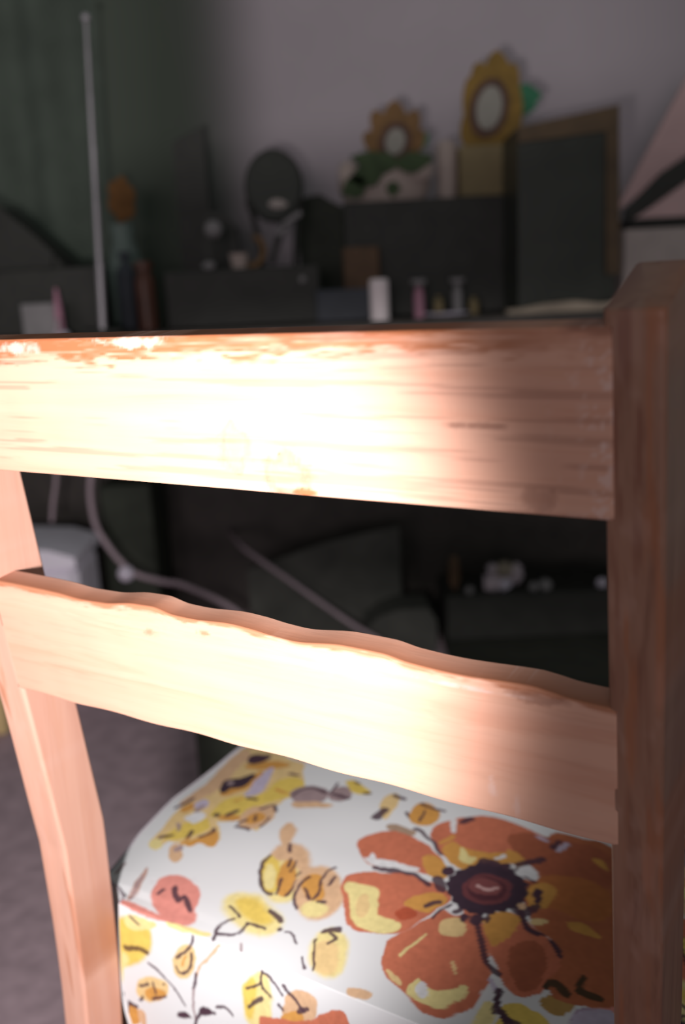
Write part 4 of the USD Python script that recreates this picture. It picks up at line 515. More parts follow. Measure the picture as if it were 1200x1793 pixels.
('p',[0.584,0.281,0.073],1.08,[np.float64(134.8),np.float64(185.5),np.float64(120.4),np.float64(202.1),np.float64(107.8),np.float64(197.5),np.float64(111.6),np.float64(181.5),np.float64(113.8),np.float64(162.1),np.float64(124.2),np.float64(171.3)]),
('p',[0.684,0.658,0.697],1.08,[np.float64(165.9),np.float64(183.8),np.float64(161.4),np.float64(192.5),np.float64(149.7),np.float64(187.0),np.float64(156.3),np.float64(178.7)]),
('p',[0.684,0.658,0.697],1.08,[np.float64(130.2),np.float64(250.7),np.float64(125.2),np.float64(266.2),np.float64(115.6),np.float64(256.7),np.float64(113.6),np.float64(243.7),np.float64(124.5),np.float64(246.6)]),
('s',[0.684,0.658,0.697],2.6,[np.float64(114.1),np.float64(155.7),np.float64(108.5),np.float64(148.7)]),
('s',[0.488,0.412,0.544],3.03,[np.float64(108.6),np.float64(137.1),np.float64(103.3),np.float64(130.7)]),
('s',[0.071,0.034,0.052],3.47,[np.float64(232.0),np.float64(268.1),np.float64(212.1),np.float64(259.2),np.float64(195.9),np.float64(244.6)]),
('s',[0.071,0.034,0.052],3.47,[np.float64(238.8),np.float64(202.8),np.float64(212.3),np.float64(207.6),np.float64(200.2),np.float64(210.6),np.float64(187.5),np.float64(202.6)]),
('s',[0.071,0.034,0.052],1.95,[np.float64(167.9),np.float64(172.2),np.float64(163.2),np.float64(189.5)]),
('s',[0.071,0.034,0.052],3.9,[np.float64(134.4),np.float64(177.2),np.float64(124.8),np.float64(163.2),np.float64(112.5),np.float64(146.8),np.float64(105.7),np.float64(144.8)]),
('s',[0.071,0.034,0.052],3.25,[np.float64(100.3),np.float64(129.9),np.float64(97.3),np.float64(116.7),np.float64(88.8),np.float64(111.5)]),
('s',[0.071,0.034,0.052],3.03,[np.float64(92.0),np.float64(113.0),np.float64(81.8),np.float64(113.7)]),
('s',[0.071,0.034,0.052],3.03,[np.float64(131.4),np.float64(253.8),np.float64(128.1),np.float64(268.4),np.float64(118.9),np.float64(275.6)]),
('s',[0.071,0.034,0.052],4.77,[np.float64(116.2),np.float64(209.7),np.float64(103.5),np.float64(216.9)]),
('s',[0.071,0.034,0.052],3.25,[np.float64(114.5),np.float64(210.5),np.float64(108.3),np.float64(198.7),np.float64(98.3),np.float64(192.4),np.float64(87.5),np.float64(192.5)]),
('s',[0.071,0.034,0.052],2.38,[np.float64(81.5),np.float64(187.4),np.float64(71.3),np.float64(177.0)]),
('s',[0.071,0.034,0.052],3.47,[np.float64(71.4),np.float64(147.7),np.float64(66.0),np.float64(153.7),np.float64(58.6),np.float64(149.7)]),
('s',[0.071,0.034,0.052],3.47,[np.float64(52.5),np.float64(163.7),np.float64(54.0),np.float64(154.3),np.float64(37.6),np.float64(153.4)]),
('s',[0.071,0.034,0.052],5.63,[np.float64(116.7),np.float64(297.9),np.float64(115.6),np.float64(306.5)]),
('s',[0.488,0.412,0.544],3.9,[np.float64(111.4),np.float64(294.8),np.float64(106.2),np.float64(305.5)]),
('s',[0.488,0.412,0.544],2.6,[np.float64(131.5),np.float64(306.2),np.float64(123.2),np.float64(304.5)]),
('p',[0.412,0.125,0.061],0.62,[np.float64(129.1),np.float64(316.6),np.float64(105.5),np.float64(322.1),np.float64(68.7),np.float64(321.9),np.float64(26.3),np.float64(288.1),np.float64(4.1),np.float64(184.9),np.float64(28.9),np.float64(149.4),np.float64(51.7),np.float64(144.8),np.float64(70.5),np.float64(141.6),np.float64(69.5),np.float64(176.1),np.float64(80.7),np.float64(191.5),np.float64(100.7),np.float64(198.8),np.float64(116.1),np.float64(235.8),np.float64(114.4),np.float64(265.3)]),
('p',[0.356,0.102,0.056],0.62,[np.float64(162.1),np.float64(299.5),np.float64(127.1),np.float64(310.4),np.float64(79.1),np.float64(315.8),np.float64(54.9),np.float64(290.7),np.float64(64.1),np.float64(260.9),np.float64(85.6),np.float64(256.4),np.float64(108.8),np.float64(255.8),np.float64(136.0),np.float64(271.1)]),
('p',[0.442,0.145,0.052],0.62,[np.float64(114.8),np.float64(252.5),np.float64(99.9),np.float64(264.8),np.float64(60.2),np.float64(267.2),np.float64(46.9),np.float64(237.4),np.float64(63.0),np.float64(217.6),np.float64(86.7),np.float64(223.6),np.float64(106.6),np.float64(222.0)]),
('p',[0.584,0.281,0.073],0.62,[np.float64(117.1),np.float64(235.3),np.float64(106.5),np.float64(248.9),np.float64(96.3),np.float64(246.5),np.float64(93.0),np.float64(229.2),np.float64(101.5),np.float64(213.9),np.float64(112.4),np.float64(218.9)]),
('p',[0.584,0.281,0.073],0.62,[np.float64(79.2),np.float64(213.7),np.float64(67.1),np.float64(217.0),np.float64(49.3),np.float64(210.5),np.float64(60.1),np.float64(207.6),np.float64(72.8),np.float64(207.1)]),
('p',[0.584,0.281,0.073],0.62,[np.float64(150.9),np.float64(276.9),np.float64(138.8),np.float64(278.6),np.float64(129.2),np.float64(265.9),np.float64(132.8),np.float64(255.5)]),
('p',[0.584,0.281,0.073],0.62,[np.float64(81.0),np.float64(296.8),np.float64(69.8),np.float64(294.6),np.float64(64.8),np.float64(284.8),np.float64(76.9),np.float64(290.5)]),
('p',[0.697,0.488,0.244],0.62,[np.float64(102.2),np.float64(203.1),np.float64(90.9),np.float64(209.1),np.float64(90.9),np.float64(202.3),np.float64(99.8),np.float64(199.3)]),
('p',[0.684,0.658,0.697],0.62,[np.float64(130.9),np.float64(250.2),np.float64(128.6),np.float64(264.1),np.float64(116.2),np.float64(260.1),np.float64(113.0),np.float64(247.4),np.float64(120.7),np.float64(245.3)]),
('s',[0.488,0.412,0.544],3.25,[np.float64(132.1),np.float64(306.5),np.float64(125.0),np.float64(304.3)]),
('s',[0.488,0.412,0.544],5.0,[np.float64(109.9),np.float64(296.3),np.float64(107.1),np.float64(307.0)]),
('s',[0.071,0.034,0.052],5.5,[np.float64(115.4),np.float64(297.9),np.float64(114.7),np.float64(307.5)]),
('s',[0.071,0.034,0.052],5.0,[np.float64(133.7),np.float64(261.4),np.float64(129.9),np.float64(267.7),np.float64(118.1),np.float64(276.2)]),
('s',[0.071,0.034,0.052],2.5,[np.float64(121.9),np.float64(248.7),np.float64(113.9),np.float64(242.9)]),
('p',[0.621,0.388,0.244],0.62,[np.float64(121.5),np.float64(210.6),np.float64(114.4),np.float64(217.9),np.float64(110.2),np.float64(212.8),np.float64(117.4),np.float64(207.3)]),
('s',[0.071,0.034,0.052],6.25,[np.float64(114.4),np.float64(205.4),np.float64(107.6),np.float64(205.4),np.float64(103.0),np.float64(218.4)]),
('s',[0.071,0.034,0.052],5.0,[np.float64(111.9),np.float64(204.9),np.float64(103.5),np.float64(194.1),np.float64(93.6),np.float64(191.1)]),
('s',[0.071,0.034,0.052],3.25,[np.float64(81.7),np.float64(187.8),np.float64(75.0),np.float64(183.7),np.float64(72.1),np.float64(177.7)]),
('p',[0.071,0.034,0.052],1.0,[np.float64(106.2),np.float64(234.3),np.float64(106.0),np.float64(233.1),np.float64(106.1),np.float64(231.9),np.float64(106.6),np.float64(230.8),np.float64(107.4),np.float64(230.0),np.float64(108.3),np.float64(229.5),np.float64(109.4),np.float64(229.4),np.float64(110.4),np.float64(229.7),np.float64(111.2),np.float64(230.4),np.float64(111.7),np.float64(231.4),np.float64(111.9),np.float64(232.6),np.float64(111.8),np.float64(233.8),np.float64(111.3),np.float64(234.9),np.float64(110.6),np.float64(235.8),np.float64(109.6),np.float64(236.3),np.float64(108.6),np.float64(236.4),np.float64(107.6),np.float64(236.1),np.float64(106.8),np.float64(235.4)]),
('p',[0.071,0.034,0.052],1.0,[np.float64(102.8),np.float64(227.7),np.float64(102.6),np.float64(226.8),np.float64(102.7),np.float64(225.8),np.float64(103.0),np.float64(225.0),np.float64(103.6),np.float64(224.4),np.float64(104.2),np.float64(224.0),np.float64(105.0),np.float64(224.0),np.float64(105.7),np.float64(224.2),np.float64(106.3),np.float64(224.8),np.float64(106.7),np.float64(225.6),np.float64(106.9),np.float64(226.5),np.float64(106.8),np.float64(227.5),np.float64(106.5),np.float64(228.3),np.float64(105.9),np.float64(228.9),np.float64(105.3),np.float64(229.3),np.float64(104.5),np.float64(229.3),np.float64(103.8),np.float64(229.1),np.float64(103.2),np.float64(228.5)]),
('s',[0.049,0.036,0.021],5.0,[np.float64(71.0),np.float64(149.1),np.float64(66.5),np.float64(154.0),np.float64(59.2),np.float64(149.9)]),
('s',[0.049,0.036,0.021],5.0,[np.float64(52.0),np.float64(165.6),np.float64(53.3),np.float64(156.8),np.float64(44.8),np.float64(154.8),np.float64(37.3),np.float64(155.6)]),
('p',[0.488,0.412,0.544],0.62,[np.float64(50.1),np.float64(133.3),np.float64(41.3),np.float64(142.7),np.float64(24.7),np.float64(151.7),np.float64(21.4),np.float64(138.8),np.float64(45.9),np.float64(125.9)]),
('p',[0.684,0.488,0.113],0.62,[np.float64(75.7),np.float64(116.2),np.float64(71.7),np.float64(127.5),np.float64(62.9),np.float64(124.6),np.float64(58.5),np.float64(117.5),np.float64(73.6),np.float64(110.4)]),
('s',[0.071,0.034,0.052],3.75,[np.float64(100.5),np.float64(131.1),np.float64(97.8),np.float64(122.5),np.float64(98.1),np.float64(114.2)]),
('s',[0.071,0.034,0.052],5.0,[np.float64(92.1),np.float64(114.5),np.float64(86.8),np.float64(111.2)]),
('p',[0.049,0.027,0.044],1.3,[np.float64(118.5),np.float64(232.6),np.float64(114.7),np.float64(228.8),np.float64(116.6),np.float64(223.3),np.float64(114.2),np.float64(218.5),np.float64(117.5),np.float64(214.0),np.float64(116.6),np.float64(208.6),np.float64(121.0),np.float64(205.4),np.float64(121.6),np.float64(199.9),np.float64(126.6),np.float64(198.3),np.float64(128.8),np.float64(193.2),np.float64(133.9),np.float64(193.2),np.float64(137.4),np.float64(189.0),np.float64(142.3),np.float64(190.6),np.float64(146.7),np.float64(187.6),np.float64(150.9),np.float64(190.7),np.float64(156.0),np.float64(189.1),np.float64(159.0),np.float64(193.4),np.float64(164.3),np.float64(193.6),np.float64(165.8),np.float64(198.8),np.float64(170.8),np.float64(200.7),np.float64(170.8),np.float64(206.3),np.float64(175.0),np.float64(209.9),np.float64(173.2),np.float64(215.4),np.float64(176.2),np.float64(220.4),np.float64(172.9),np.float64(225.1),np.float64(174.4),np.float64(231.1),np.float64(169.7),np.float64(234.5),np.float64(169.4),np.float64(240.9),np.float64(163.9),np.float64(242.6),np.float64(161.9),np.float64(248.6),np.float64(156.2),np.float64(248.3),np.float64(152.6),np.float64(253.4),np.float64(147.2),np.float64(251.1),np.float64(142.5),np.float64(254.6),np.float64(138.0),np.float64(250.6),np.float64(132.7),np.float64(252.2),np.float64(129.7),np.float64(247.0),np.float64(124.3),np.float64(246.7),np.float64(122.9),np.float64(240.7),np.float64(118.2),np.float64(238.6)]),
('p',[0.15,0.044,0.052],1.73,[np.float64(126.3),np.float64(227.5),np.float64(125.2),np.float64(221.3),np.float64(126.2),np.float64(215.0),np.float64(129.3),np.float64(209.2),np.float64(134.0),np.float64(204.6),np.float64(139.8),np.float64(201.7),np.float64(146.1),np.float64(200.9),np.float64(152.0),np.float64(202.1),np.float64(157.0),np.float64(205.4),np.float64(160.4),np.float64(210.4),np.float64(161.7),np.float64(216.5),np.float64(160.9),np.float64(223.0),np.float64(157.8),np.float64(229.2),np.float64(153.0),np.float64(234.1),np.float64(146.9),np.float64(237.1),np.float64(140.4),np.float64(237.9),np.float64(134.4),np.float64(236.4),np.float64(129.4),np.float64(232.8)]),
('p',[0.086,0.026,0.036],1.73,[np.float64(130.2),np.float64(225.5),np.float64(129.4),np.float64(220.8),np.float64(130.2),np.float64(216.0),np.float64(132.6),np.float64(211.6),np.float64(136.2),np.float64(208.1),np.float64(140.7),np.float64(205.9),np.float64(145.5),np.float64(205.2),np.float64(150.0),np.float64(206.1),np.float64(153.8),np.float64(208.6),np.float64(156.3),np.float64(212.4),np.float64(157.3),np.float64(217.0),np.float64(156.6),np.float64(221.9),np.float64(154.2),np.float64(226.5),np.float64(150.5),np.float64(230.2),np.float64(145.9),np.float64(232.5),np.float64(141.0),np.float64(233.1),np.float64(136.4),np.float64(232.0),np.float64(132.6),np.float64(229.4)]),
('p',[0.21,0.064,0.068],1.73,[np.float64(134.9),np.float64(226.4),np.float64(134.5),np.float64(223.2),np.float64(135.4),np.float64(219.8),np.float64(137.5),np.float64(216.5),np.float64(140.6),np.float64(213.8),np.float64(144.3),np.float64(211.9),np.float64(148.2),np.float64(211.2),np.float64(151.9),np.float64(211.5),np.float64(154.8),np.float64(213.0),np.float64(156.6),np.float64(215.5),np.float64(157.1),np.float64(218.7),np.float64(156.3),np.float64(222.1),np.float64(154.2),np.float64(225.5),np.float64(151.0),np.float64(228.3),np.float64(147.2),np.float64(230.2),np.float64(143.2),np.float64(231.0),np.float64(139.6),np.float64(230.5),np.float64(136.7),np.float64(228.9)]),
('s',[0.602,0.365,0.365],2.6,[np.float64(150.5),np.float64(218.6),np.float64(144.4),np.float64(217.6),np.float64(139.3),np.float64(225.8)]),
('s',[0.071,0.034,0.052],7.8,[np.float64(183.1),np.float64(212.0),np.float64(177.0),np.float64(203.3)]),
('p',[0.071,0.034,0.052],1.73,[np.float64(175.9),np.float64(228.7),np.float64(175.5),np.float64(226.9),np.float64(175.5),np.float64(225.2),np.float64(176.1),np.float64(223.7),np.float64(177.2),np.float64(222.5),np.float64(178.6),np.float64(221.8),np.float64(180.1),np.float64(221.7),np.float64(181.6),np.float64(222.2),np.float64(182.9),np.float64(223.3),np.float64(183.9),np.float64(224.7),np.float64(184.4),np.float64(226.5),np.float64(184.3),np.float64(228.2),np.float64(183.7),np.float64(229.8),np.float64(182.7),np.float64(231.0),np.float64(181.3),np.float64(231.7),np.float64(179.7),np.float64(231.7),np.float64(178.2),np.float64(231.2),np.float64(176.9),np.float64(230.1)]),
('s',[0.071,0.034,0.052],4.33,[np.float64(180.4),np.float64(182.1),np.float64(172.3),np.float64(187.7)]),
('p',[0.071,0.034,0.052],1.73,[np.float64(145.6),np.float64(182.6),np.float64(145.3),np.float64(181.4),np.float64(145.4),np.float64(180.2),np.float64(145.9),np.float64(179.0),np.float64(146.7),np.float64(178.2),np.float64(147.7),np.float64(177.7),np.float64(148.9),np.float64(177.6),np.float64(150.0),np.float64(178.0),np.float64(151.0),np.float64(178.7),np.float64(151.7),np.float64(179.7),np.float64(152.0),np.float64(181.0),np.float64(151.9),np.float64(182.2),np.float64(151.4),np.float64(183.4),np.float64(150.6),np.float64(184.2),np.float64(149.5),np.float64(184.7),np.float64(148.3),np.float64(184.8),np.float64(147.2),np.float64(184.4),np.float64(146.2),np.float64(183.7)]),
('p',[0.071,0.034,0.052],1.73,[np.float64(134.0),np.float64(185.9),np.float64(133.6),np.float64(184.1),np.float64(133.9),np.float64(182.3),np.float64(134.7),np.float64(180.7),np.float64(136.0),np.float64(179.4),np.float64(137.6),np.float64(178.6),np.float64(139.3),np.float64(178.4),np.float64(141.0),np.float64(178.9),np.float64(142.4),np.float64(179.9),np.float64(143.4),np.float64(181.4),np.float64(143.8),np.float64(183.1),np.float64(143.6),np.float64(185.0),np.float64(142.8),np.float64(186.6),np.float64(141.5),np.float64(188.0),np.float64(139.8),np.float64(188.8),np.float64(138.1),np.float64(188.9),np.float64(136.4),np.float64(188.5),np.float64(135.0),np.float64(187.4)]),
('s',[0.071,0.034,0.052],3.47,[np.float64(131.4),np.float64(191.5),np.float64(130.2),np.float64(186.3)]),
('s',[0.071,0.034,0.052],7.8,[np.float64(158.3),np.float64(250.9),np.float64(148.9),np.float64(252.0)]),
('p',[0.071,0.034,0.052],1.73,[np.float64(136.8),np.float64(254.6),np.float64(136.4),np.float64(253.0),np.float64(136.4),np.float64(251.5),np.float64(136.8),np.float64(250.1),np.float64(137.6),np.float64(249.2),np.float64(138.5),np.float64(248.6),np.float64(139.7),np.float64(248.7),np.float64(140.8),np.float64(249.2),np.float64(141.8),np.float64(250.2),np.float64(142.5),np.float64(251.6),np.float64(142.9),np.float64(253.2),np.float64(142.9),np.float64(254.7),np.float64(142.5),np.float64(256.1),np.float64(141.8),np.float64(257.1),np.float64(140.8),np.float64(257.6),np.float64(139.6),np.float64(257.6),np.float64(138.5),np.float64(257.0),np.float64(137.5),np.float64(256.0)]),
('p',[0.071,0.034,0.052],1.73,[np.float64(104.9),np.float64(233.1),np.float64(104.7),np.float64(231.9),np.float64(104.9),np.float64(230.6),np.float64(105.4),np.float64(229.4),np.float64(106.3),np.float64(228.5),np.float64(107.3),np.float64(227.9),np.float64(108.5),np.float64(227.8),np.float64(109.5),np.float64(228.1),np.float64(110.4),np.float64(228.8),np.float64(111.0),np.float64(229.9),np.float64(111.2),np.float64(231.1),np.float64(111.0),np.float64(232.4),np.float64(110.5),np.float64(233.6),np.float64(109.6),np.float64(234.5),np.float64(108.6),np.float64(235.1),np.float64(107.4),np.float64(235.2),np.float64(106.3),np.float64(234.9),np.float64(105.5),np.float64(234.2)]),
('p',[0.071,0.034,0.052],1.73,[np.float64(102.4),np.float64(226.3),np.float64(102.2),np.float64(225.3),np.float64(102.3),np.float64(224.3),np.float64(102.8),np.float64(223.4),np.float64(103.4),np.float64(222.6),np.float64(104.2),np.float64(222.2),np.float64(105.1),np.float64(222.1),np.float64(105.9),np.float64(222.4),np.float64(106.6),np.float64(223.0),np.float64(107.1),np.float64(223.8),np.float64(107.3),np.float64(224.8),np.float64(107.1),np.float64(225.9),np.float64(106.7),np.float64(226.8),np.float64(106.1),np.float64(227.5),np.float64(105.2),np.float64(228.0),np.float64(104.4),np.float64(228.1),np.float64(103.5),np.float64(227.8),np.float64(102.8),np.float64(227.2)]),
('s',[0.071,0.034,0.052],3.9,[np.float64(157.4),np.float64(183.4),np.float64(155.0),np.float64(187.4)])]
for ds, db in ((-95, 265), (40, 250), (-235, 120), (250, 235), (-180, -70)):
    for op in PRINT[N_SMALL:]: paint_op(*op, ds, db)
for ds, db in ((-330, 60), (-200, 190)):
    for op in PRINT[:N_SMALL]: paint_op(*op, ds, db)
keep = smooth01((Fs.ravel() * 1000 - 30) / 20) * smooth01((345 - Fb.ravel() * 1000) / 20)     # the drawn area starts from clean cloth
cloth = cloth * (1 - keep)[:, None] + np.array([.58, .565, .595]) * keep[:, None]
for op in PRINT: paint_op(*op)
cushion = obj('cushion', trimesh.Trimesh(verts, f, process=False), M_fabric, chair, smooth=True, paint=cloth, label='white cotton cushion printed with orange and yellow flowers')
def edge_line(sel): return np.array(sel)
k = len(wall)
loop = np.vstack([np.stack([topX[0], topY[0], topZ[0]], -1)[::6], np.stack([topX[:, -1], topY[:, -1], topZ[:, -1]], -1)[::8], np.stack([topX[-1], topY[-1], topZ[-1]], -1)[::-8], np.stack([topX[:, 0], topY[:, 0], topZ[:, 0]], -1)[::-8]])
obj('piping', tube(loop, .0013, 6), M_piping, cushion, smooth=True)
# frame under the cushion and front legs
def c_box(s0, s1, b0, b1, z0, z1, c=.003): return box(GAP / 2 - s1, GAP / 2 - s0, b0, b1, z0, z1, c)
obj('seat_frame', c_box(.0, .42, .070, .092, .290, .344), M_frame, chair)
obj('seat_frame', c_box(-.05, .47, .445, .467, .290, .344), M_frame, chair)
for s0 in (-.03, .43): obj('seat_frame', c_box(s0, s0 + .022, .10, .445, .290, .344), M_frame, chair)
for s0 in (-.052, .434): obj('front_leg', hull(np.vstack([[(GAP / 2 - s0 - x, .44 + y, .289) for x in (0, .038) for y in (0, .038)], [(GAP / 2 - s0 - .006 - x, .446 + y, 0) for x in (0, .026) for y in (0, .026)]])), M_frame, chair, smooth=False)
obj('stretcher', c_box(.0, .42, .052, .070, .16, .19), M_frame, chair)

# ---------------------------------------------------------------- desk
DZ = .885
dloc = (0, 2.45, 0)
desk = thing('desk', 'long dark wooden desk against the wall, crowded with small things', 'desk', dloc)
obj('desk_top', box(-1.7, 1.7, 2.2, 2.74, DZ - .032, DZ, .004), M_desk, desk, world=True)
obj('back_panel', box(-1.66, 1.66, 2.70, 2.72, .001, DZ - .033, .002), M_desk, desk, world=True)
for x in (-1.68, 1.64): obj('side_panel', box(x, x + .04, 2.24, 2.70, 0, DZ - .033, .003), M_desk, desk, world=True)
obj('drawer_front', box(-.30, .32, 2.22, 2.24, DZ - .15, DZ - .034, .003), M_desk, desk, world=True)
obj('floor_mat', box(.26, 1.6, 1.98, 2.695, .0003, .006, .002), M_mat, label='black rubber mat on the carpet under the right of the desk', cat='mat')

def stand_box(name, px0, px1, ptop, Y, depth, mat, label, cat, z0=DZ, group=None, tilt=0, ptop2=None, b=.004):
    """A box standing at depth Y (front face) between two image columns at its top, with a slanted top when ptop2 is given."""
    a, c = at(px0, ptop, Y), at(px1, ptop if ptop2 is None else ptop2, Y)
    if ptop2 is None: m_ = box(a[0], c[0], Y, Y + depth, z0, (a[2] + c[2]) / 2, b)
    else: m_ = hull([(x, y, z) for y in (Y, Y + depth) for x, z in ((a[0], z0), (c[0], z0), (a[0], a[2]), (c[0], c[2]))])
    return obj(name, m_, mat, label=label, cat=cat, group=group, smooth=30)
def poly(pts, Y, depth): return outline([(p_[0], p_[2]) for p_ in (at(x, y, Y) for x, y in pts)], Y, Y + depth)

# curtain
xs = np.linspace(-1.75, at(288, 200, 2.83)[0], 240); fold = .020 * np.sin(xs * 34 + .8 * np.sin(xs * 7))
sect = np.vstack([np.c_[xs, 2.845 + fold], np.c_[xs[::-1], 2.850 + fold[::-1]]])
cur = thing('curtain', 'dark green curtain hanging on the left of the wall behind the desk', 'curtain', (-1.1, 2.845, .02))
mm = trimesh.creation.extrude_polygon(shapely.Polygon(sect), 2.2, engine='earcut'); mm.apply_translation((0, 0, .04)); obj('cloth', mm, M_curtain, cur, world=True, smooth=40)
xa, xb = -.62, at(500, 200, 2.83)[0]; xn = np.linspace(xa, xb, 60); sn = 2.805 + .004 * np.sin(xn * 40)
mm = trimesh.creation.extrude_polygon(shapely.Polygon(np.vstack([np.c_[xn, sn], np.c_[xn[::-1], sn[::-1] + .0008]])), 2.2, engine='earcut'); mm.apply_translation((0, 0, .04)); obj('net_edging', mm, M_sheer, cur, world=True, smooth=40, label='sheer net edge of the curtain, thinning to the right')
print('edging', xa + 1.1, xb + 1.1, at(288, 200, 2.83)[0] + 1.1)
obj('curtain_rod', tube([(-1.8, 2.85, 2.27), (at(300, 200, 2.83)[0], 2.85, 2.27)], .010), M_desk, cur, world=True)

# ---- left end of the desk
a = at(0, 400, 2.45)
prof = [(-.28, DZ), (-.26, DZ + .10), (-.18, DZ + .155), (-.09, at(0, 358, 2.5)[2] + .015), (0, at(2, 362, 2.5)[2]), (.045, at(30, 392, 2.5)[2]), (.095, at(62, 422, 2.5)[2]), (.135, at(88, 450, 2.5)[2]), (.165, at(105, 478, 2.5)[2]), (.185, DZ)]
bag = outline([(a[0] + x, z) for x, z in prof], 2.44, 2.60); 
tb = thing('shoulder_bag', 'slouched black bag with a sloping side at the left end of the desk', 'bag', (a[0], 2.5, DZ))
obj('bag_body', bag, M_dark, tb, world=True, smooth=50); obj('bag_flap', outline([(a[0] + x, z + .006) for x, z in prof[2:8]] + [(a[0] + .10, DZ + .08), (a[0] - .15, DZ + .07)], 2.428, 2.442), M_dark, tb, world=True, smooth=50)
stand_box('flat_case', -40, 176, 470, 2.36, .07, M_dark, 'low black flat case lying in front of the slouched black bag', 'case')
stand_box('card_box', 34, 96, 531, 2.26, .07, M_greyp, 'small dim grey box beside the pink pointed nozzle bottle', 'box')
o = at(107, 585, 2.25); tip = at(108, 504, 2.25)
nb = thing('nozzle_bottle', 'small pink bottle with a long pointed nozzle left of the tall rod', 'bottle', (o[0], 2.25, DZ))
h = tip[2] - DZ
obj('bottle_body', lathe([(0, 0), (.020, 0), (.020, .010), (.010, .014), (0, .014)]), M_lilac, nb, smooth=40)
obj('nozzle', lathe([(0, .0145), (.0105, .0145), (.0095, h * .55), (.0035, h), (0, h)]), M_pink, nb, smooth=40)
# telescopic antenna on a small radio
b0, b1 = at(182, 590, 2.24), at(150, 31, 2.24)
rad = thing('telescopic_antenna', 'tall thin chrome telescopic antenna with a ball tip on a small black base', 'antenna', (b0[0], 2.24, DZ))
obj('antenna_base', box(b0[0] - .05, b0[0] + .05, 2.215, 2.275, DZ, DZ + .012, .004), M_dark, rad, world=True)
d0 = np.array([b0[0], 2.24, DZ + .0125]); d1 = b1
cuts = [0, .22, .42, .6, .76, .90, 1.0]; rr = [.0080, .0068, .0058, .0050, .0042, .0036]
for k in range(6): obj('antenna_section', tube([d0 + (d1 - d0) * cuts[k], d0 + (d1 - d0) * (cuts[k + 1] + (.004 if k < 5 else 0))], rr[k], 14), M_metal, rad, world=True)
obj('ball_tip', blob(d1, .0095, 0, sub=2), M_metal, rad, world=True, smooth=True)
# orange flower in a teal vase
o = at(228, 540, 2.55); h = at(228, 392, 2.55)[2] - DZ
vs = thing('bud_vase', 'pale teal vase holding a single orange paper flower', 'vase', (o[0], 2.55, DZ))
obj('vase_body', lathe([(0, 0), (.045, 0), (.055, h * .3), (.050, h * .6), (.028, h * .85), (.034, h), (.029, h), (.022, h * .85), (0, h * .8)]), M_teal, vs, smooth=50)
fl = thing('paper_flower', 'orange paper flower on a green stem standing in the teal vase', 'flower', (o[0], 2.55, DZ))
top = at(214, 350, 2.545)
obj('stem', tube(spline([(o[0], 2.55, DZ + h * .82), (o[0] - .008, 2.55, DZ + h + .02), (top[0], 2.55, top[2] - .01)]), .0035), M_dgreen, fl, world=True, smooth=True)
hd = obj('bloom', blob(top, (.024, .016, .034), .12, 2, 3), M_orange, fl, world=True, smooth=True)
for k in range(6):
    an = k * np.pi / 3 + .3; obj('petal', blob(top + np.array([math.cos(an) * .022, -.008 + .004 * (k % 2), math.sin(an) * .034]), (.017, .008, .026), .1, 2, k, 2), M_orange, hd, world=True, smooth=True)
# red-brown bottle
def bottle(name, px0, px1, ptop, Y, mat, label, cat, cap=None, neck=.35, group=None):
    c = at((px0 + px1) / 2, ptop, Y); r_ = (at(px1, ptop, Y)[0] - at(px0, ptop, Y)[0]) / 2; h = c[2] - DZ
    t_ = thing(name, label, cat, (c[0], Y + r_, DZ), group=group)
    obj('bottle_body', lathe([(0, 0), (r_ * .92, 0), (r_, .006), (r_, h * .72), (r_ * .8, h * .8), (r_ * neck, h * .86), (r_ * neck, h * .9), (0, h * .9)]), mat, t_, smooth=40)
    obj('cap', lathe([(0, h * .901), (r_ * (neck + .25), h * .901), (r_ * (neck + .25), h), (0, h)]), cap or mat, t_, smooth=40)
bottle('bottle', 229, 264, 458, 2.30, M_redbrown, 'red-brown glass bottle right of the tall antenna', 'bottle', neck=.7)
bottle('bottle', 196, 230, 440, 2.42, M_navy, 'dark slate bottle just left of the red-brown bottle', 'bottle')
# tall slanted box
stand_box('tall_box', 302, 355, 250, 2.62, .03, M_dark, 'tall narrow blackish box with a slanted top', 'box', ptop2=222)
# round mirror on a stand
c = at(480, 326, 2.5)
mi = thing('round_mirror', 'round black vanity mirror tilted on a two-armed stand', 'mirror', (c[0], 2.5, DZ))
disc = lathe([(0, -.008), (.073, -.008), (.076, 0), (.073, .008), (0, .008)], n=48)
Rm = trimesh.transformations.rotation_matrix(math.radians(82), (1, 0, 0)); 
def placed(m_, s=(1, 1, 1)): m2 = m_.copy(); m2.apply_transform(Rm); m2.vertices = m2.vertices * np.array(s) + c; return m2
obj('mirror_disc', placed(disc, (.92, 1, 1.12)), M_screen, mi, world=True, smooth=40)
w = np.linspace(0, 2 * np.pi, 49); obj('mirror_frame', tube(np.c_[c[0] + .071 * np.cos(w), 2.5 + .009 * np.sin(w), c[2] + .087 * np.sin(w)], .006, 8), M_dark, mi, world=True, smooth=True)
for s_ in (-1, 1): obj('stand_arm', tube(spline([(c[0], 2.52, DZ + .03), (c[0] + s_ * .03, 2.52, DZ + .07), (c[0] + s_ * .055, 2.515, c[2] - .10), (c[0] + s_ * .072, 2.51, c[2] - .03)]), .008), M_dark, mi, world=True, smooth=True)
obj('stand_foot', lathe([(0, 0), (.07, 0), (.068, .012), (.02, .025), (.012, .04), (0, .04)], (0, .02, 0)), M_dark, mi, smooth=40)
obj('glint_sticker', blob(c + np.array([.008, -.020, -.047]), (.024, .004, .012), .15, 2, 1, 2), M_greybox, mi, world=True, smooth=True, label='pale grey patch low on the mirror')
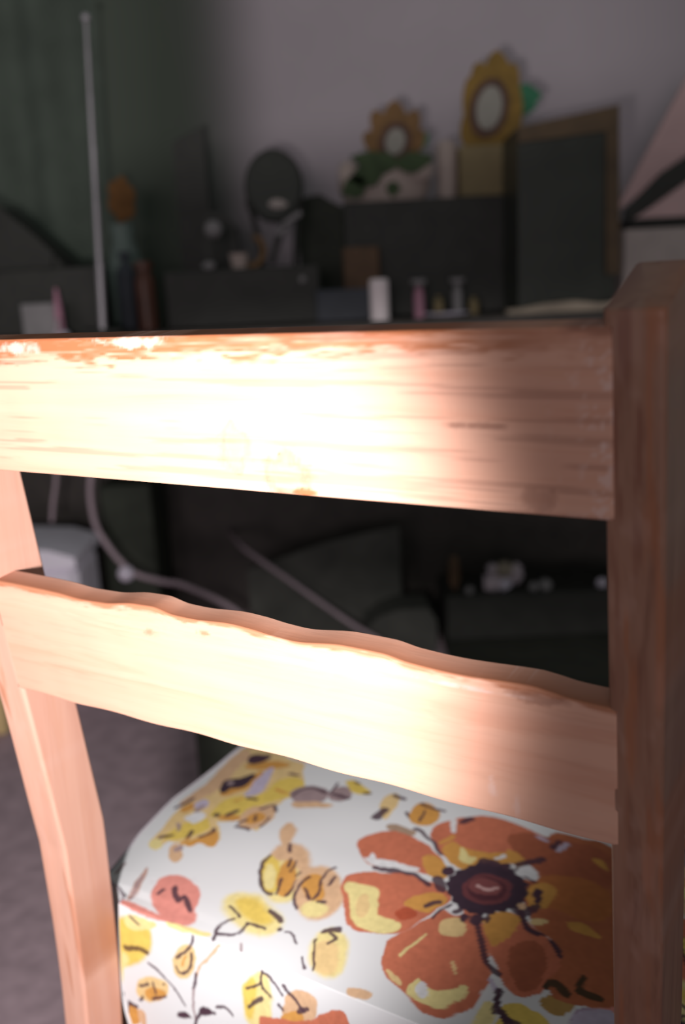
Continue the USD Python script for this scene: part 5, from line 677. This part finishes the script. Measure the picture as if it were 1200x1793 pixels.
# things around the mirror foot
def heap(name, pts, Y, depth, mat, label, cat):
    P = [at(x, y, Y) for x, y in pts]; P = [(p_[0], p_[2]) for p_ in P]
    P = [(P[0][0], DZ)] + P + [(P[-1][0], DZ)]
    return obj(name, outline(P, Y, Y + depth), mat, label=label, cat=cat, smooth=40)
heap('arched_basket', [(352, 385), (360, 374), (378, 368), (392, 376), (404, 388), (414, 400), (418, 430)], 2.48, .06, M_dark, 'low black basket with a rounded rim behind the pale grey knob', 'basket')
def ball(name, px, py, rpx, Y, mat, label, cat, sz=1.0):
    c_ = at(px, py, Y); r_ = rpx * Y / F
    return obj(name, blob(c_, (r_, r_, r_ * sz), .06, 2, 1, 2), mat, label=label, cat=cat, smooth=True)
# a low riser that carries the small things in front
rz = at(420, 470, 2.34)[2]
obj('riser', box(at(285, 480, 2.32)[0], at(560, 480, 2.32)[0], 2.32, 2.44, DZ, rz, .005), M_dark, label='long low black riser with a pink cup and grey knobs on it', cat='box')
cu = at(420, 470, 2.36); ch = at(420, 444, 2.36)[2] - rz
cup = thing('cup', 'tiny pink-white cup with a mustard handle on the black riser', 'cup', (cu[0], 2.36, rz))
obj('cup_body', lathe([(0, 0), (.018, 0), (.025, ch), (.022, ch), (.016, .003), (0, .003)]), M_pot, cup, smooth=40)
obj('cup_handle', tube(spline([(.022, 0, .006), (.045, 0, .010), (.062, 0, .035), (.056, 0, .065), (.040, 0, .075)]), .007), M_tan, cup, smooth=True)
c_ = at(374, 402, 2.37); kb = thing('knob_stand', 'grey round knob on a short black stem on the riser', 'ornament', (c_[0], 2.37, rz))
obj('stem', tube([(0, 0, 0), (0, 0, c_[2] - rz - .02)], .006), M_dark, kb); obj('knob', blob((0, 0, c_[2] - rz), (.022, .018, .022), .06, 2, 1, 2), M_greyp, kb, smooth=True)
obj('pebble', blob((at(366, 466, 2.35)[0], 2.35, rz + .010), (.017, .013, .011), .1, 2, 5, 2, flat=rz), M_greyp, label='small grey pebble at the foot of the grey round knob', cat='pebble', smooth=True)
for k, (x, y, x2, y2) in enumerate(((498, 392, 528, 372), (486, 412, 502, 398))):
    p0, p1 = at(x, y, 2.41), at(x2, y2, 2.41); t_ = thing('grey_pen', ('longer', 'shorter')[k] + ' grey pen slanting below the round mirror', 'pen', (p0[0], 2.41, rz))
    base = np.array([p0[0] - (p1[0] - p0[0]) * .8, 2.41, rz + .008])
    obj('pen_barrel', tube([base, p0], .005), M_dark, t_, world=True); obj('pen_cap', tube([p0 + (p1 - p0) * .02, p1], .007), M_greyp, t_, world=True)
# dark bags in the middle
heap('paper_bag', [(520, 365), (535, 345), (560, 340), (580, 352), (600, 362), (612, 400)], 2.64, .05, M_darkg, 'dark green bag with a rounded top left of the flower pot', 'bag')
stand_box('storage_case', 600, 908, 347, 2.46, .16, M_dark, 'wide black storage case carrying both flower ornaments', 'case')
CT = (at(600, 347, 2.46)[2] + at(908, 347, 2.46)[2]) / 2 + .0005; caseTop = lambda px: CT
stand_box('brown_carton', 600, 664, 432, 2.40, .05, M_brown, 'small brown carton standing above the slate blue box', 'box')
stand_box('blue_box', 552, 650, 506, 2.30, .07, M_navy, 'low slate blue box left of the white candle', 'box')
ball('bead', 530, 489, 9, 2.33, M_greyp, 'small grey bead above the left end of the blue box', 'bead')
o = at(664, 488, 2.22); r_ = 16.5 * 2.2 / F; h = o[2] - DZ
cd = thing('candle', 'short thick white candle, brightest thing on the desk', 'candle', (o[0], 2.22 + r_, DZ))
obj('wax', lathe([(0, 0), (r_, 0), (r_, h - .004), (r_ - .004, h), (.006, h - .001), (0, h - .003)], n=36), M_white, cd, smooth=40); obj('wick', tube([(0, 0, h - .0025), (0, 0, h + .004)], .0012, 6), M_dark, cd)
for px, ptop, Y, mt, lb, h2 in ((733, 489, 2.26, M_pink, 'pink golf-tee shaped ornament next to the white candle', 0), (801, 487, 2.32, M_greyp, 'greyish mauve tee-shaped ornament, right one of two', 0)):
    c_ = at(px, ptop, Y); h = c_[2] - DZ; t_ = thing('tee_ornament', lb, 'ornament', (c_[0], Y, DZ))
    obj('stem', lathe([(0, 0), (.013, 0), (.0125, h * .62), (.008, h * .8), (0, h * .8)]), mt, t_, smooth=40); obj('cap', lathe([(0, h * .801), (.009, h * .801), (.019, h * .9), (.019, h), (0, h)]), M_greyp, t_, smooth=40)
bottle('vial', 760, 778, 518, 2.30, M_olive, 'tiny olive vial between the two tee-shaped ornaments', 'bottle'); bottle('vial', 822, 840, 520, 2.33, M_olive, 'tiny olive vial right of the mauve tee ornament', 'bottle')
c_ = at(784, 562, 2.23); obj('saucer', lathe([(0, 0), (.03, 0), (.057, .008), (.056, .011), (.03, .004), (0, .004)], (c_[0], 2.262, DZ)), M_lilac, label='thin pale saucer seen edge-on in front of the tee ornaments', cat='saucer', smooth=40)
# sunflower ornaments
def leaf(c_, ang, l, w, y):
    t = np.linspace(0, 1, 9); hw = w * np.sin(np.pi * t ** .8); pts = [(l * a_, b_) for a_, b_ in zip(t, hw)] + [(l * a_, -b_) for a_, b_ in zip(t[::-1], hw[::-1])]
    ca, sa = math.cos(ang), math.sin(ang); return outline([(c_[0] + x * ca - z * sa, c_[2] + x * sa + z * ca) for x, z in pts], y, y + .006)
def sunflower(name, label, pc, oval, ring, petals, Y, stemz, mp, extra):
    c_ = at(*pc, Y); k = Y / F; t_ = thing(name, label, 'flower ornament', (c_[0], Y, stemz))
    obj('stem', box(c_[0] - .008, c_[0] + .008, Y + .008, Y + .02, stemz, c_[2], .002), M_dgreen, t_, world=True)
    for px, py, rx, rz_, an in petals:
        p_ = at(px, py, Y); tt = np.linspace(0, 2 * np.pi, 20, endpoint=False); ca, sa = math.cos(an), math.sin(an)
        X_, Z_ = rx * k * np.cos(tt) * (1 - .25 * np.sin(tt)), rz_ * k * np.sin(tt)
        obj('petal', outline([(p_[0] + x * ca - z * sa, p_[2] + x * sa + z * ca) for x, z in zip(X_, Z_)], Y + .001 * (len(petals) % 3) + RNG.uniform(0, .005), Y + .008), mp, t_, world=True)
    tt = np.linspace(0, 2 * np.pi, 32, endpoint=False); ov = lambda rx, rz_: [(c_[0] + rx * k * math.cos(a_) * 1.0 + .12 * rz_ * k * math.sin(a_), c_[2] + rz_ * k * math.sin(a_)) for a_ in tt]
    obj('dark_ring', outline(ov(*ring), Y - .007, Y - .001), M_ring, t_, world=True); obj('face', outline(ov(*oval), Y - .011, Y - .0072), M_oval, t_, world=True)
    for q_, (px, py, l, w, an) in enumerate(extra): obj('leaf', leaf(at(px, py, Y), an, l * k, w * k, Y + .009 + .0065 * q_), M_green if an < 1 else M_dgreen, t_, world=True)
    return t_
ob = at(805, 255, 2.50), at(902, 255, 2.50); zb = caseTop(850)
obj('wooden_block', box(ob[0][0], ob[1][0], 2.50, 2.58, zb + .001, ob[0][2], .004), M_olive, label='olive tan block under the larger sunflower ornament', cat='block')
sunflower('sunflower_ornament', 'larger ochre sunflower ornament with an oval white face on the tan block', (856, 190), (21, 33), (32, 45),
    [(872, 132, 24, 38, .05), (848, 148, 22, 36, .30), (890, 150, 20, 36, -.3), (830, 182, 18, 42, .15), (898, 188, 17, 42, -.1), (826, 222, 18, 32, 0), (896, 222, 17, 32, .1), (858, 236, 30, 22, 0), (855, 200, 36, 52, 0)], 2.52, ob[0][2], M_ochre, [(900, 172, 48, 21, .10), (905, 178, 36, 16, -.25), (846, 246, 34, 9, -.1)])
pp = at(660, 360, 2.5); zp = caseTop(675) + .001
pw = at(592, 330, 2.5)[0], at(758, 330, 2.5)[0]; cxp = sum(pw) / 2; rp = (pw[1] - pw[0]) / 2; hp = at(675, 292, 2.5)[2] - zp
pot = thing('flower_pot', 'wide pale pink pot with dark leaves around its rim', 'pot', (cxp, 2.545, zp))
pm = lathe([(0, 0), (rp * .85, 0), (rp, hp * .5), (rp * .96, hp), (rp * .9, hp), (rp * .9, hp * .7), (0, hp * .7)], n=40); pm.vertices[:, 1] *= .55
obj('pot_body', pm, M_pot, pot, smooth=40)
for k, (px, py, l, w, an) in enumerate(((690, 296, 75, 18, 2.85), (700, 288, 70, 16, 3.05), (672, 300, 60, 20, 3.35), (690, 290, 68, 16, .1), (700, 298, 56, 15, .35), (640, 318, 46, 18, 3.6), (690, 318, 26, 12, 4.5))): obj('leaf', leaf(at(px, py, 2.49), an, l * 2.49 / F, w * 2.49 / F, 2.474 - .006 * (k % 3)), M_dgreen, pot, world=True)
obj('rim_scallop', blob((at(610, 300, 2.5)[0] - cxp, -.052, hp * .8), (.028, .016, .036), .1, 2, 3, 2), M_pot, pot, smooth=True)
obj('rim_scallop', blob((at(735, 285, 2.5)[0] - cxp, -.048, hp * .9), (.034, .016, .034), .1, 2, 4, 2), M_pot, pot, smooth=True)
sunflower('sunflower_ornament', 'smaller tan sunflower ornament rising from the pale pink pot', (692, 249), (16, 20), (26, 30),
    [(692, 206, 20, 27, 0), (668, 220, 17, 27, .5), (718, 220, 17, 27, -.5), (656, 248, 17, 22, .9), (726, 246, 17, 22, -.8), (668, 272, 18, 18, 0), (716, 272, 18, 18, 0), (692, 250, 32, 36, 0)], 2.545, zp + hp * .702, M_tan, [(722, 250, 32, 15, .35)])
obj('jar', lathe([(0, 0), (.026, 0), (.028, .06), (.028, at(783, 250, 2.5)[2] - caseTop(783) - .006), (.02, at(783, 244, 2.5)[2] - caseTop(783)), (0, at(783, 244, 2.5)[2] - caseTop(783))], (at(783, 300, 2.54)[0], 2.54, caseTop(783) + .001)), M_pot, label='plain pale pink jar between the pink pot and the tan block', cat='jar', smooth=40)
# dark set with a brown casing
Y = 2.25; tvp = [(908, 222), (1062, 187), (1085, 183), (1090, 560), (908, 560)]
A = [at(x, y, Y) for x, y in tvp]; tv = thing('boxed_set', 'large dark box with a brown wooden casing and slanting top, right of the sunflowers', 'box', (A[0][0], Y, DZ))
obj('casing', outline([(A[0][0], DZ), (A[0][0], A[0][2]), (A[2][0], A[2][2]), (A[2][0], DZ)], Y + .012, Y + .20), M_screen, tv, world=True)
def pc(pts, y0, y1): return outline([(p_[0], p_[2]) for p_ in (at(x, y, Y) for x, y in pts)], y0, y1)
obj('top_trim', pc([(908, 222), (1085, 183), (1085, 226), (908, 250)], Y, Y + .0118), M_casing, tv, world=True)
obj('side_trim', pc([(1062, 230), (1085, 227), (1086, 480), (1062, 480)], Y, Y + .0118), M_casing, tv, world=True)
obj('front_panel', outline([(at(908, 300, Y)[0], DZ + .001), (at(908, 251, Y)[0], at(908, 251, Y)[2]), (at(1061, 231, Y)[0], at(1061, 231, Y)[2]), (at(1061, 300, Y)[0], DZ + .001)], Y + .003, Y + .0118), M_screen, tv, world=True)
p0, p1 = at(893, 348, 2.43), at(915, 372, 2.43); 
# beige cloth and things on the right
clp = [at(x, y, 2.24) for x, y in ((885, 545), (1075, 545))]
xs = np.linspace(clp[0][0], clp[1][0] + .02, 40); ys = np.linspace(2.203, 2.246, 12); XX, YY = np.meshgrid(xs, ys); ZZ = DZ + .012 + .014 * meshkit.noise(np.stack([XX * 14, YY * 14, 0 * XX], -1), 3) * np.clip((XX - xs[0]) / .1, 0, 1)
nr, nc = XX.shape; i, j = np.meshgrid(np.arange(nr - 1), np.arange(nc - 1), indexing='ij'); q = np.stack([i * nc + j, i * nc + j + 1, (i + 1) * nc + j + 1, (i + 1) * nc + j], -1).reshape(-1, 4)
vt = np.stack([XX, YY, ZZ], -1).reshape(-1, 3); vb = vt.copy(); vb[:, 2] = DZ + .0005; ff = np.vstack([q[:, [0, 1, 2]], q[:, [0, 2, 3]]]); n_ = len(vt)
rim = np.r_[np.arange(nc), np.arange(1, nr) * nc + nc - 1, (nr - 1) * nc + np.arange(nc - 2, -1, -1), np.arange(nr - 2, 0, -1) * nc]; r2 = np.roll(rim, -1)
obj('folded_cloth', trimesh.Trimesh(np.vstack([vt, vb]), np.vstack([ff, ff[:, ::-1] + n_, np.c_[r2, rim, rim + n_], np.c_[r2, rim + n_, r2 + n_]]), process=False), M_beige, label='flat folded beige cloth on the desk in front of the dark boxed set', cat='cloth', smooth=50)
stand_box('storage_box', 1094, 1330, 396, 2.46, .22, M_greybox, 'pale grey cardboard box under the pink folder on the right', 'box')
bz = at(1100, 396, 2.46)[2]
x0_, x1_ = at(1106, 390, 2.46)[0], at(1340, 380, 2.46)[0]
obj('thin_book', box(x0_, x1_, 2.465, 2.66, bz + .0005, bz + .018, .003), M_dark, label='thin black book lying on the pale grey box', cat='book')
fo = thing('folder', 'pale pink folder propped open on the black book at the right edge', 'folder', (x0_, 2.5, bz + .019))
def gz(x, y): p_ = at(x, y, 2.48); return (p_[0], max(p_[2], bz + .0195))
obj('lower_cover', outline([gz(1112, 388), gz(1135, 368), gz(1205, 318), gz(1330, 240), gz(1330, 388)], 2.48, 2.50), M_pinkcard, fo, world=True)
obj('upper_cover', outline([gz(1084, 372), gz(1128, 290), gz(1205, 146), gz(1246, 78), gz(1330, 205), gz(1200, 282), gz(1110, 352)], 2.52, 2.54), M_pinkcard, fo, world=True)
obj('inner_pages', outline([gz(1098, 388), gz(1100, 366), gz(1165, 300), gz(1330, 190), gz(1330, 388)], 2.502, 2.518), M_dark, fo, world=True)
stand_box('black_case', 1152, 1330, 465, 2.3, .12, M_black, 'black case behind the right chair post', 'case')

# ---------------------------------------------------------------- under the desk
SH = .0005
def cable(name, pts, rpx, Y, label, ball_=None):
    P = [at(q_[0], q_[1], q_[2] if len(q_) > 2 else Y) for q_ in pts]; P = [np.array([p_[0], p_[1], max(p_[2], .012)]) for p_ in P]; t_ = thing(name, label, 'cable', (P[0][0], Y, P[-1][2]))
    obj('cord', tube(spline(P), rpx * Y / F, 8), M_cable, t_, world=True, smooth=True)
    if ball_ is not None: x, y, r_ = ball_; c_ = at(x, y, Y); obj('ball_end', blob(c_, r_ * Y / F, 0, sub=3), M_lilac, t_, world=True, smooth=True)
cable('hanging_cable', [(190, 590), (176, 700), (164, 800), (158, 850), (160, 885), (168, 920), (185, 950), (210, 982), (238, 1005), (285, 1018), (330, 1028), (420, 1075), (520, 1180), (560, 1260)], 5.5, 2.19, 'mauve grey cable looping down from the desk at the left with a white ball', (221, 1004, 15))
cable('hanging_cable', [(400, 930, 2.692), (412, 943, 2.52), (430, 962, 2.395), (488, 1003, 2.34), (560, 1054, 2.30), (620, 1095, 2.25), (670, 1125, 2.20), (740, 1180, 2.15), (790, 1270, 2.05)], 4.6, 2.19, 'mauve grey cable slanting from the back of the desk to the floor')
w0 = [at(x, y, 2.19) for x, y in ((101, 560), (100, 760), (98, 840), (93, 880), (91, 914))]
obj('hanging_strap', tube(spline(w0), [.0052] * 32 + [.004], 8), M_cable, label='short straight mauve cord end hanging at the far left under the desk', cat='cord', smooth=True)
wb = thing('white_bin', 'white plastic bin under the left of the desk', 'bin', (at(100, 1000, 2.28)[0], 2.28, 0))
bx0, bx1, bzt = at(-60, 950, 2.2)[0], at(146, 965, 2.2)[0], at(100, 955, 2.2)[2]
obj('bin_body', box(bx0, bx1, 2.12, 2.33, 0, bzt - .035, .02), M_bin, wb, world=True); obj('bin_lid', hull([(x, y, z) for y in (2.11, 2.34) for x, z in ((bx0 - .005, bzt - .034), (bx1 + .004, bzt - .034), (bx0 - .005, bzt + .03), (bx1 - .06, bzt + .012), (bx1 + .004, bzt - .01))]), M_bin, wb, world=True)
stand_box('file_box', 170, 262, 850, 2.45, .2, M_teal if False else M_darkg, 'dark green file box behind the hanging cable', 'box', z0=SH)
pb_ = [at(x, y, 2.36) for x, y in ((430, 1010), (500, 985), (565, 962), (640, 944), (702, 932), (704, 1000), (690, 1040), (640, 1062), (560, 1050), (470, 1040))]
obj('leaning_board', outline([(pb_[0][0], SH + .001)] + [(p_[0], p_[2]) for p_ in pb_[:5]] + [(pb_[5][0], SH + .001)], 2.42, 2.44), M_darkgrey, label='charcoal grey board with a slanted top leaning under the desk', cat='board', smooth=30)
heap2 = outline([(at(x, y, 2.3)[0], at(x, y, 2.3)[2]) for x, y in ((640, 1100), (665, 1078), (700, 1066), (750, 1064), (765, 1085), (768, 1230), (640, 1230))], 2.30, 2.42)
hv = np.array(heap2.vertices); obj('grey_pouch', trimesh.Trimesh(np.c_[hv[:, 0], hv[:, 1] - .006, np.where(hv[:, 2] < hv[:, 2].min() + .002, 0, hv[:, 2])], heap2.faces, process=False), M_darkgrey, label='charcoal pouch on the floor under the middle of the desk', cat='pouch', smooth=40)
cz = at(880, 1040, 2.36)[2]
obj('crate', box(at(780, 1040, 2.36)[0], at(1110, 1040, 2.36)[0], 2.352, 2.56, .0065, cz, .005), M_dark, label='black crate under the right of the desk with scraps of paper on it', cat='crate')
cp = thing('tissue_pouch', 'crumpled pale pink tissue with a lilac highlight on the black crate', 'tissue', (at(880, 1030, 2.4)[0], 2.4, cz))
for (px, py, rx, rz_, mt, nm, sd) in ((864, 1020, 17, 18, M_paper, 'crumple', 1), (882, 1022, 14, 13, M_lilac, 'highlight_fold', 2), (903, 1005, 14, 18, M_paper, 'crumple', 3), (862, 996, 9, 10, M_paper, 'crumple', 4), (885, 998, 18, 14, M_beige, 'inner_fold', 5)):
    c_ = at(px, py, 2.4); obj(nm, blob(c_, (rx * 2.4 / F, .018, rz_ * 2.4 / F), .3, 3, sd, 3, flat=cz + .0005), mt, cp, world=True, smooth=True)
for k, (px, py, r_, mt, lb) in enumerate(((955, 1040, 12, M_greyp, 'dim grey scrap right of the crumpled tissue'), (935, 1058, 9, M_greyp, 'small dim scrap low right of the tissue'), (822, 1022, 8, M_greyp, 'small grey pellet left of the crumpled tissue'), (1054, 1036, 10, M_lilac, 'lilac pellet beside the right chair post'))):
    c_ = at(px, py, 2.38); r2_ = r_ * 2.38 / F; obj('paper_scrap', blob((c_[0], 2.38 - .0 * k, cz + r2_ * .7), (r2_, r2_, r2_), .25, 3, 30 + k, 2, flat=cz + .0005), mt, label=lb, cat='paper scrap', smooth=True)
c_ = at(783, 990, 2.42); obj('pink_sachet', blob((c_[0] + .02, 2.42, cz + .05), (.016, .012, .05), .2, 3, 9, 3, flat=cz + .0005), M_brown, label='dull pink sachet at the left end of the black crate', cat='sachet', smooth=True)
# ---- floor
a = at(346, 1340, 1.62); c_ = at(470, 1340, 1.62); obj('floor_box', box(a[0], c_[0], 1.62, 1.80, 0, at(380, 1215, 1.62)[2], .006), M_darkg, label='dark green box on the carpet beyond the seat', cat='box')
a = at(-90, 1240, 1.94); c_ = at(7, 1250, 1.93)
obj('yellow_carton', box(a[0], c_[0], 1.93, 2.05, 0, at(0, 1150, 1.93)[2], .005), M_yellow, label='ochre yellow carton on the floor at the far left edge', cat='box')
